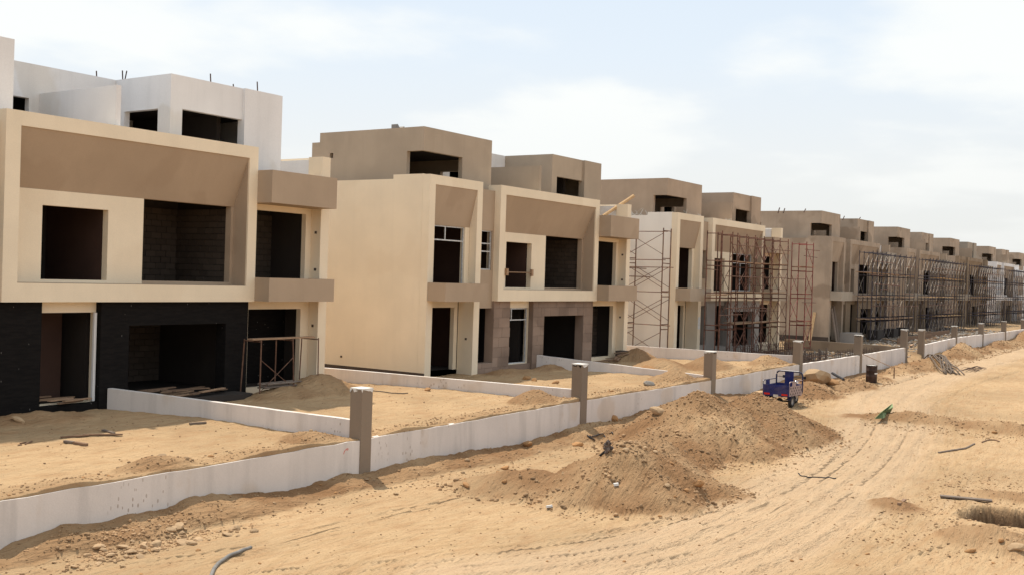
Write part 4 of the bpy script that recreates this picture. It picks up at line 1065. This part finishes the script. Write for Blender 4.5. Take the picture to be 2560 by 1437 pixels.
n = 2500; more(rng.uniform(46, 62, n), 18.2-rng.random(n)*2.6, 0.03+0.09*rng.random(n)**3)
n = 3000; more(rng.uniform(66, 122, n), 18.2-rng.random(n)*2.4, 0.04+0.11*rng.random(n)**3)
n = 900; more(rng.uniform(42, 48, n), rng.uniform(5.5, 12.5, n), 0.03+0.09*rng.random(n)**3)
for cx_, cy_, rx_, ry_, a_, H_ in HEAPS_ROAD[:9]:
    n = 260; q2 = rng.uniform(0, 6.28, n); dr = rng.normal(0.97, 0.09, n); u2, w2 = rx_*dr*np.cos(q2), ry_*dr*np.sin(q2)
    more(cx_+u2*math.cos(a_)-w2*math.sin(a_), np.minimum(cy_+u2*math.sin(a_)+w2*math.cos(a_), 18.3), 0.03+0.10*rng.random(n)**2.5)
n = 2200; more(rng.uniform(23, 34, n), rng.uniform(1.5, 7.0, n), 0.015+0.06*rng.random(n)**3)
n = 1800; more(rng.uniform(10, 53, n), rng.uniform(19, 26, n), 0.012+0.05*rng.random(n)**4)
X_, Y_, S_ = np.concatenate(xs), np.concatenate(ys), np.concatenate(sz)
ok = ~((X_ > 8) & (Y_ > WALL_Y-0.02) & (Y_ < WALL_Y+0.22)); X_, Y_, S_ = X_[ok], Y_[ok], S_[ok]
gravel('gravel', np.stack([X_, Y_, height(X_, Y_)+S_*0.12], 1), S_, 'pebble', 'loose brown gravel and clods strewn over the sand', 'gravel')
n = 5200; X_ = rng.uniform(55, 118, n); Y_ = rng.uniform(19.0, 25.5, n); S_ = 0.06+0.17*rng.random(n)**2.2
keep = ((X_ > 64) | (Y_ > 22.5)); X_, Y_, S_ = X_[keep], Y_[keep], S_[keep]
gravel('rubble', np.stack([X_, Y_, height(X_, Y_)+S_*0.15], 1), S_, 'rubblestuff', 'grey building rubble covering the dug plots before the brown houses', 'rubble')

# ------------------------------------------------------------------ boards, poles, hoses and other litter
def bar(name, a, b, w, hgt, mat, label, cat, group=None):
    a, b = Vector(a), Vector(b); d = b-a; L = d.length
    o = MB().box(-L/2, L/2, -w/2, w/2, -hgt/2, hgt/2).build(name, mat)
    o.location = (a+b)/2; o.rotation_euler = d.to_track_quat('X', 'Z').to_euler(); return tag(o, label, cat, group)
def pole(name, a, b, r, mat, label, cat, group=None):
    a, b = Vector(a), Vector(b); c = (a+b)/2
    o = MB().tube(a-c, b-c, r, 8).build(name, mat, loc=c); return tag(o, label, cat, group)
def onz(px, py, z, dz=0.03): p = pick(px, py); return Vector((p.x, p.y, gz(p.x, p.y)+dz))
bar('stick', onz(152, 1095, -0.2), onz(222, 1090, -0.2), 0.07, 0.035, 'board', 'left half of the long dark stick on the smooth sandy plot', 'stick')
bar('stick', onz(207, 1090, -0.2, 0.04), onz(306, 1089, -0.2, 0.04), 0.07, 0.035, 'board', 'right half of the long dark stick on the smooth sandy plot', 'stick')
bar('stick', onz(257, 1077, -0.2), onz(285, 1085, -0.2), 0.08, 0.04, 'greywood', 'short grey stick nearest the dividing wall on the sandy plot', 'stick')
bar('stick', onz(161, 1105, -0.2), onz(184, 1108, -0.2), 0.09, 0.05, 'greywood', 'short grey stick end beside the dark stick', 'stick')
bar('stick', onz(186, 1109, -0.2), onz(217, 1114, -0.2), 0.10, 0.06, 'board', 'thick dark stick end beside the grey one', 'stick')
for a, b in (((44, 1113), (55, 1112)), ((50, 1109), (65, 1106)), ((63, 1111), (80, 1103))):
    bar('twig', onz(*a, -0.2, 0.015), onz(*b, -0.2, 0.015), 0.03, 0.02, 'board', 'thin twig in a small cluster on the sandy plot', 'twig', 'twigs on the sandy plot')
bar('driftwood', onz(474, 1061, -0.2, 0.03), onz(515, 1058, -0.2, 0.03), 0.07, 0.05, 'greywood', 'knotty grey wood scrap near the dividing wall', 'wood scrap')
# boards on the garage threshold of the bitumen house
rb_ = random.Random(9)
for k in range(11):
    x = HX[0]+rb_.uniform(5.2, 6.9); y = DF+rb_.uniform(-0.45, 0.9); L = rb_.uniform(0.8, 1.9); a = rb_.uniform(-0.35, 0.35)
    z = 0.09+0.045*k*0.35
    bar('board', (x-L/2*math.cos(a), y-L/2*math.sin(a), z), (x+L/2*math.cos(a), y+L/2*math.sin(a), z+rb_.uniform(-0.02, 0.05)), 0.14, 0.03, rb_.choice(['board', 'board', 'plank']),
        'loose board in the heap on the threshold of the black garage opening', 'board', 'boards at the black garage')
MB_t = MB().box(HX[0]+3.6, HX[0]+7.9, DF-0.65, DF+0.16, -0.45, 0.07)
tag(MB_t.build('step', 'interior'), 'dark step along the foot of the black garage wall', 'step')
for k in range(7):
    x = HX[0]+rb_.uniform(1.6, 2.6); y = DF+rb_.uniform(0.1, 1.3); L = rb_.uniform(0.7, 1.5); a = rb_.uniform(-0.3, 0.3)
    bar('board', (x-L/2*math.cos(a), y-L/2*math.sin(a), 0.13+0.02*k), (x+L/2*math.cos(a), y+L/2*math.sin(a), 0.13+0.02*k), 0.12, 0.03, rb_.choice(['board', 'brown_tube', 'plank']),
        'loose board lying in the doorway of the bitumen house', 'board', 'boards in the doorway')
bar('panel', (HX[0]+1.5, DF+1.6, 0.06), (HX[0]+2.75, DF+1.6, 0.06), 0.04, 4.0, 'brickwall', 'brown sheet standing inside the doorway of the bitumen house', 'panel').location.z = 1.1
for k in range(3):
    pole('pole', (HX[0]+4.75+0.12*k, DF+2.6, 0.06), (HX[0]+5.0+0.10*k, DF+3.6, 1.9), 0.018, 'grey_tube', 'thin grey pole leaning inside the black garage', 'pole', 'poles in the garage')
for k in range(8):
    y = DF-0.95+0.10*(k % 4); z = gz(HX[0]+9.2, DF-0.8)+0.06+0.10*(k//4)
    pole('pipe', (HX[0]+8.2+rb_.uniform(-0.2, 0.2), y, z), (HX[0]+9.6+rb_.uniform(-0.2, 0.3), y+rb_.uniform(-0.1, 0.1), z), 0.03, 'greywood', 'grey pole in the bundle at the foot of the trestle', 'pole', 'bundle of poles by the trestle')
# trestle scaffold before the right bay
t = thing('trestle', 'brown steel trestle carrying one plank before the right bay of the bitumen house', 'trestle', (HX[0]+9.25, DF-0.5, 0))
zt = 1.72
for i, (xa, lean) in enumerate(((-1.25, 0.06), (0.1, -0.05), (1.25, 0.02))):
    mb = MB(); zb_ = -0.12
    mb.tube((xa-lean, -0.42, zb_), (xa, -0.36, zt), 0.024); mb.tube((xa-lean, 0.46, zb_), (xa, 0.40, zt), 0.024)
    mb.tube((xa, -0.36, zt-0.05), (xa, 0.40, zt-0.05), 0.02); mb.build('frame', 'brown_tube', t)
MB().tube((-1.25, -0.37, 1.1), (0.15, -0.37, 0.15), 0.013, 5).build('cross_brace', 'brown_tube', t)
MB().tube((-1.3, -0.40, 0.1), (0.12, -0.40, 1.15), 0.013, 5).build('cross_brace', 'brown_tube', t)
MB().box(-1.55, 1.15, -0.30, -0.06, zt+0.002, zt+0.05).build('plank', 'plank', t)
# hose and cables
def hose(name, pix, z, r, mat, label, cat, lift=0.0, sub=6):
    pts = [onz(a, b, z, r*0.9+lift) for a, b in pix]; P_ = []
    for k in range(len(pts)-1):
        p0, p1, p2, p3 = pts[max(k-1, 0)], pts[k], pts[k+1], pts[min(k+2, len(pts)-1)]
        for i in range(sub):
            u = i/sub; P_.append(0.5*((2*p1)+(p2-p0)*u+(2*p0-5*p1+4*p2-p3)*u*u+(3*p1-p0-3*p2+p3)*u**3))
    P_.append(pts[-1])
    for p in P_: p.z = gz(p.x, p.y)+r*0.85+lift
    return tag(MB().path(P_, r, 8).build(name, mat, smooth=True), label, cat)
hose('hose', [(520, 1460), (530, 1436), (545, 1412), (567, 1396), (600, 1381), (627, 1371)], -1.5, 0.036, 'hose', 'grey hose end curving over the sand road', 'hose')
hose('cable', [(1467, 1090), (1482, 1092), (1510, 1089), (1532, 1086)], -1.1, 0.02, 'cable', 'black cable lying left of the rubble crest', 'cable', 0.02)
hose('cable', [(1468, 1090), (1478, 1097), (1488, 1102)], -1.1, 0.02, 'cable', 'short black cable end left of the rubble crest', 'cable', 0.02)
hose('cable', [(930, 977), (980, 983), (1020, 983)], -0.2, 0.014, 'cable', 'thin dark cable on the sand behind the near pillar', 'cable', 0.01)
hose('rope', [(1996, 1183), (2010, 1190), (2050, 1193), (2090, 1196)], -1.4, 0.016, 'cable', 'thin dark cord crossing the tyre tracks', 'cord')
hose('branch', [(2346, 1132), (2380, 1126), (2410, 1122), (2428, 1114), (2436, 1110)], -1.4, 0.03, 'greywood', 'grey crooked branch lying across the sand', 'branch')
hose('branch', [(2455, 1106), (2470, 1100), (2485, 1100), (2498, 1104)], -1.4, 0.025, 'board', 'short dark curved branch beyond the grey one', 'branch')
bar('board', onz(2350, 1243, -1.4, 0.05), onz(2480, 1253, -1.4, 0.03), 0.20, 0.035, 'greywood', 'long grey board lying on the rim of the trench', 'board')
bar('block', onz(2247, 1262, -1.4, 0.03), onz(2262, 1253, -1.4, 0.05), 0.08, 0.05, 'board', 'short dark wood block near the trench end', 'wood scrap')
bar('brick', onz(1534, 1216, -1.2, 0.05), onz(1546, 1214, -1.2, 0.05), 0.07, 0.06, 'paper', 'white brick fragment on the face of the near rubble heap', 'brick')
bar('brick', onz(1366, 1271, -1.4, 0.05), onz(1380, 1269, -1.4, 0.05), 0.07, 0.05, 'paper', 'white block fragment on the road before the rubble heap', 'brick')
# crumpled bag on the rubble crest
def crumple(c, size, mat, name, label, cat, seed=1):
    r = random.Random(seed); bm = bmesh.new(); bmesh.ops.create_icosphere(bm, subdivisions=3, radius=0.5)
    from mathutils import noise as mn
    for v in bm.verts:
        d = v.co.normalized(); k = 0.65+0.7*mn.noise(d*2.3+Vector((seed, 0, 0)))+0.35*mn.noise(d*6+Vector((0, seed, 0)))
        v.co = Vector((d.x*size[0], d.y*size[1], d.z*size[2]))*k
    me = bpy.data.meshes.new(name); bm.to_mesh(me); bm.free()
    return tag(put(name, me, mat, None, c), label, cat)
p = onz(1520, 1128, -0.7, 0.12); crumple(p, (0.16, 0.12, 0.20), 'cement_bag', 'torn_bag', 'torn dark bag on the crest of the near rubble heap', 'bag', 4)
q_ = onz(1500, 1142, -0.75, 0.04); pole('rag_strip', q_, p+Vector((0, 0, -0.05)), 0.03, 'cable', 'black strip hanging from the torn bag', 'strip')
# green netting scrap standing on the spoil ridge
def netting():
    pix = [(2187, 1046), (2202, 1030), (2231, 1008), (2233, 1017), (2224, 1034), (2208, 1045)]
    base = onz(2200, 1046, -1.4); vs = [at_y(a, b, base.y-0.25*(k % 2)) for k, (a, b) in enumerate(pix)]
    c = sum(vs, Vector())/len(vs); c.y += 0.12
    back = [v+Vector((0.03, 0.02, 0)) for v in vs]; n_ = len(vs)
    return tag(MB().add(vs+[c]+back+[c+Vector((0.03, 0.02, 0))], [(k, (k+1) % n_, n_) for k in range(n_)]+[(n_+1+(k+1) % n_, n_+1+k, 2*n_+1) for k in range(n_)]+[(k, n_+1+k, n_+1+(k+1) % n_, (k+1) % n_) for k in range(n_)]).build('netting', 'cloth_green'), 'scrap of green netting standing up from the sand', 'netting')
netting()
# barrel
bp = onz(2178, 953, -1.22, 0)
t = thing('barrel', 'rusty dark steel barrel with a pale lid by the white wall', 'barrel', bp)
MB().lathe([(0.0, -0.05), (0.29, -0.05), (0.30, 0.0), (0.29, 0.28), (0.305, 0.30), (0.29, 0.32), (0.29, 0.58), (0.305, 0.60), (0.29, 0.62), (0.295, 0.88), (0.30, 0.90)], 'z', (0, 0, 0), 24).build('shell', 'barrel', t, True)
MB().lathe([(0.0, 0.885), (0.28, 0.885), (0.28, 0.872), (0.0, 0.872)], 'z', (0, 0, 0), 24).build('lid', 'cap', t)
mb = MB(); vs = []
for k in range(9):
    a = -2.3+k*0.16
    for r_, z in ((0.296, 0.42), (0.296, 0.50), (0.308, 0.50-0.02*random.random()), (0.308, 0.42+0.03*random.random())): vs.append((r_*math.cos(a), r_*math.sin(a), z))
fs = [(0, 1, 2, 3), (32, 33, 34, 35)]
for k in range(8):
    for a in range(4): fs.append((4*k+a, 4*k+(a+1) % 4, 4*k+4+(a+1) % 4, 4*k+4+a))
mb.add(vs, fs).build('paint_splash', 'cap', t)
# stakes and the long pole from the wall
s1_ = onz(2235, 945, -1.22, -0.1); s2_ = onz(2191, 942, -1.22, -0.1)
bar('stake', s1_, s1_+Vector((0, 0, 0.72)), 0.06, 0.04, 'board', 'brown stake holding the end of the long pole', 'stake')
bar('stake', s2_, s2_+Vector((0.05, 0, 0.75)), 0.05, 0.04, 'board', 'thin leaning stake beside the barrel', 'stake')
pole('long_pole', (PX[4]+0.6, WALL_Y+0.1, 0.06), s1_+Vector((0, 0, 0.68)), 0.02, 'plank', 'long thin pole sloping from the white wall to a stake', 'pole')
pole('pipe', onz(2109, 951, -1.2, 0.05), at_y(2081, 932, 17.9), 0.07, 'cable', 'thick dark pipe leaning on the sand before the white wall', 'pipe')
# coil of thick hoses and reinforcing mesh by the gateway
rc = random.Random(21)
c = onz(2345, 908, -1.15, 0)
for k in range(12):
    pts = []; o_ = rc.uniform(-0.5, 0.5); oy = rc.uniform(-0.5, 0.5)
    for i in range(9):
        u = i/8; x = c.x+2.2-5.0*u*0.9+o_; y = c.y+0.9-2.2*u+oy+0.35*math.sin(u*3+k)
        pts.append((x, y, gz(x, y)+0.06+0.42*math.sin(math.pi*u)**0.8*(0.5+0.06*k)))
    tag(MB().path(pts, 0.04, 6).build('hose', 'hose2', smooth=True), 'thick grey hose in the tangled pile by the gateway', 'hose', 'hose pile by the gateway')
t = thing('steel_mesh', 'rusty reinforcing mesh lying beside the hose pile', 'steel mesh', (c.x+2.5, c.y-1.6, gz(c.x+2.5, c.y-1.6)))
for k in range(14):
    pts = [(-1.8+0.28*k, -0.5, 0.05+0.1*rc.random()), (-1.8+0.28*k+0.1, 0, 0.18+0.1*rc.random()), (-1.8+0.28*k, 0.5, 0.05)]
    MB().path(pts, 0.012, 4).build('rod', 'rebar', t)
for k in range(5): MB().path([(-1.9, -0.5+0.25*k, 0.06), (0, -0.48+0.25*k, 0.2), (2.0, -0.5+0.25*k, 0.08)], 0.012, 4).build('rod', 'rebar', t)
# rebar cages in the dug plot
def cage(x0, x1, y0, y1, zb, zt_, label):
    t = thing('rebar_cage', label, 'rebar cage', ((x0+x1)/2, (y0+y1)/2, zb))
    cx, cy = (x0+x1)/2, (y0+y1)/2; n = max(3, int((x1-x0)/0.34))
    for k in range(n+1):
        x = x0-cx+(x1-x0)*k/n
        for y in (y0-cy, y1-cy): MB().tube((x, y, -0.2), (x+rc.uniform(-.04, .04), y, zt_-zb+rc.uniform(0, 0.12)), 0.014, 4).build('upright_bar', 'rebar', t)
    for z in np.linspace(0.1, zt_-zb-0.05, 4):
        for y in (y0-cy, y1-cy): MB().tube((x0-cx-0.2, y, z), (x1-cx+0.2, y, z+rc.uniform(-.03, .03)), 0.016, 4).build('long_bar', 'rebar', t)
    return t
cage(55.2, 63.2, 19.4, 20.3, -0.65, 0.10, 'rusty rebar cage just behind the white wall before the red scaffold')
cage(56.0, 63.8, 21.3, 22.0, -0.6, 0.25, 'rusty rebar cage in the middle of the dug plot')
cage(57.5, 66.5, 23.0, 23.7, -0.6, 0.38, 'rusty rebar cage nearest the red scaffold')
cage(65.5, 72.0, 19.6, 20.4, -0.6, 0.0, 'rusty rebar cage behind the wall with the barrel')
for k, (x, y) in enumerate(((58.2, 20.8), (60.5, 20.6), (61.3, 20.9), (62.6, 20.4), (63.3, 20.7), (65.6, 21.0))):
    bar('formwork_post', (x, y, -0.7), (x+0.05, y, 0.18+0.1*rc.random()), 0.09, 0.09, 'greywood', 'short wooden formwork post among the rebar cages', 'post', 'formwork posts')
x4l = HX[3]-4.8
for k, (px, dx, L, mt) in enumerate(((x4l-0.55, 0.5, 2.3, 'newwood'), (x4l-0.62, 0.4, 1.7, 'plank'))):
    y = DF+1.1+0.35*k
    bar('plank', (px-0.5, y, gz(px-0.5, y)), (px+0.5, y, gz(px, y)+L), 0.22, 0.05, mt, 'pale plank leaning on the damp stained side wall' if k == 0 else 'darker plank leaning beside the pale one on the damp stained wall', 'plank')
for k in range(2):
    y = DF-0.4; x = x4l+0.4+0.5*k
    bar('plank', (x-0.4, y-0.3, gz(x, y-0.3)), (x+0.05, y+0.35, 2.3+0.2*k), 0.16, 0.05, 'greywood', 'grey plank leaning at the corner of the unpainted house', 'plank', 'grey planks at the corner')
tag(MB().box(x4l+1.2, x4l+3.3, DF-1.6, DF-0.5, -0.6, 0.45).build('concrete_block', 'grey'), 'low grey concrete block before the corner bay of the unpainted house', 'concrete block')
for k, (x, w) in enumerate(((x4+0.6, 1.7), (x4+5.4, 1.5), (x4+9.4, 1.1))):
    tag(MB().box(x, x+w, DF-2.2, DF-1.4, -0.6, 0.62).build('concrete_block', 'interior'), 'dark stack of blocks under the blue scaffold', 'block stack', 'block stacks')
bar('formwork_board', (x4-2.0, 21.6, 0.0), (x4+8.0, 21.4, 0.05), 0.05, 0.45, 'board', 'long brown formwork board behind the gateway', 'board')
bar('formwork_board', (x4+9.0, 22.2, 0.1), (x4+17.5, 22.0, 0.15), 0.05, 0.40, 'board', 'long brown formwork board farther along the dug plots', 'board')
# timber laid over the parapet, roof rods
pole('timber', at_y(1507, 541, DF+1.0), at_y(1584, 490, DF+0.3), 0.085, 'newwood', 'round new timber sloping up over the tan roof box', 'timber')
G7 = 'reinforcing rods on the roofs'
for px, py0, py1, ly in ((241, 196, 178, 4.1), (306, 199, 177, 4.6), (311, 196, 178, 4.6), (526, 204, 185, 1.4), (583, 217, 211, 1.4), (643, 226, 205, 1.4)):
    a, b = at_y(px+1, py0+6, DF+ly), at_y(px+(6 if px == 311 else 0), py1, DF+ly)
    pole('rebar_stub', a, b, 0.02, 'rebar', 'thin reinforcing rod sticking up from the white penthouse roof', 'rebar', G7)
for px, py0, py1 in ((1945, 530, 520), (1958, 530, 522), (2107, 547, 541), (2147, 547, 544), (2010, 528, 523)):
    p0 = at_y(px, py0+3, DF+2.0); p1 = at_y(px+4, py1, DF+2.0); pole('rebar_stub', p0, p1, 0.04, 'rebar', 'short rod or pipe end on a brown penthouse roof', 'rebar', 'rods on the brown roofs')
c = at_y(920, 323, DF+3.9)
tag(MB().add([(-0.27, 0, -0.16), (0.27, 0, -0.16), (0.27, 0, 0.16), (0.12, 0, 0.06), (-0.02, 0, 0.06), (-0.16, 0, 0.2), (-0.27, 0, 0.18)]+[(-0.27, 0.25, -0.16), (0.27, 0.25, -0.16), (0.27, 0.25, 0.16), (0.12, 0.25, 0.06), (-0.02, 0.25, 0.06), (-0.16, 0.25, 0.2), (-0.27, 0.25, 0.18)],
        [tuple(range(6, -1, -1)), tuple(range(7, 14))]+[(k, (k+1) % 7, 7+(k+1) % 7, 7+k) for k in range(7)]).build('concrete_stub', 'grey', None, False, (HX[1]-2.9, DF+3.2, 9.90)), 'broken grey concrete stub on the tan penthouse roof', 'concrete stub')
# timber prop across the window opening of the stone clad house
t = thing('window_prop', 'wooden prop wedged across a window opening of the stone clad house', 'prop', (HX[1]+2.48, DF+0.60, 4.12))
MB().tube((-1.0, 0, 0), (1.0, 0, 0.02), 0.025, 6).build('bar', 'plank', t)
for s in (-1, 1): MB().box(s*1.0-0.07, s*1.0+0.07, -0.06, 0.05, -0.14, 0.16).build('end_block', 'plank', t)
# notice on the column, stack of dark blocks by the stone clad bay
bar('notice', (x3-1.52, DF-0.012, 1.25), (x3-1.52, DF-0.012, 1.95), 0.28, 0.01, 'paper', 'small white notice fixed to the bay column behind the red scaffold', 'notice').rotation_euler = (0, math.radians(90), math.radians(90))
tag(MB().box(HX[1]+10.7, HX[1]+11.25, DF-0.5, DF+0.1, -0.3, 0.38).build('dark_block', 'plinth'), 'dark block standing at the right column of the stone clad house', 'block')
for k in range(9):
    x = HX[1]+rb_.uniform(8.6, 10.4); y = DF+rb_.uniform(-0.9, -0.2); L = rb_.uniform(0.5, 1.2); a = rb_.uniform(-0.6, 0.6); z = gz(x, y)+0.05+0.02*k
    bar('scrap_wood', (x-L/2*math.cos(a), y-L/2*math.sin(a), z), (x+L/2*math.cos(a), y+L/2*math.sin(a), z+0.05), 0.08, 0.04, 'board', 'dark wood scrap before the right bay of the stone clad house', 'wood scrap', 'wood scraps by the stone clad house')

# site timber and litter in the dug plots
rt = random.Random(31)
for k in range(26):
    x = rt.uniform(66, 118); y = rt.uniform(19.4, 24.2); L = rt.uniform(1.0, 3.2); a = rt.uniform(-0.9, 0.9); z = max(gz(x, y), gz(x+L/2*math.cos(a), y+L/2*math.sin(a)), gz(x-L/2*math.cos(a), y-L/2*math.sin(a)))+0.04
    bar('loose_timber', (x-L/2*math.cos(a), y-L/2*math.sin(a), z), (x+L/2*math.cos(a), y+L/2*math.sin(a), z+rt.uniform(0, 0.12)), rt.uniform(0.08, 0.2), 0.05, rt.choice(['board', 'plank', 'greywood']),
        'loose timber lying in the rubble of the dug plots', 'timber', 'timber in the dug plots')
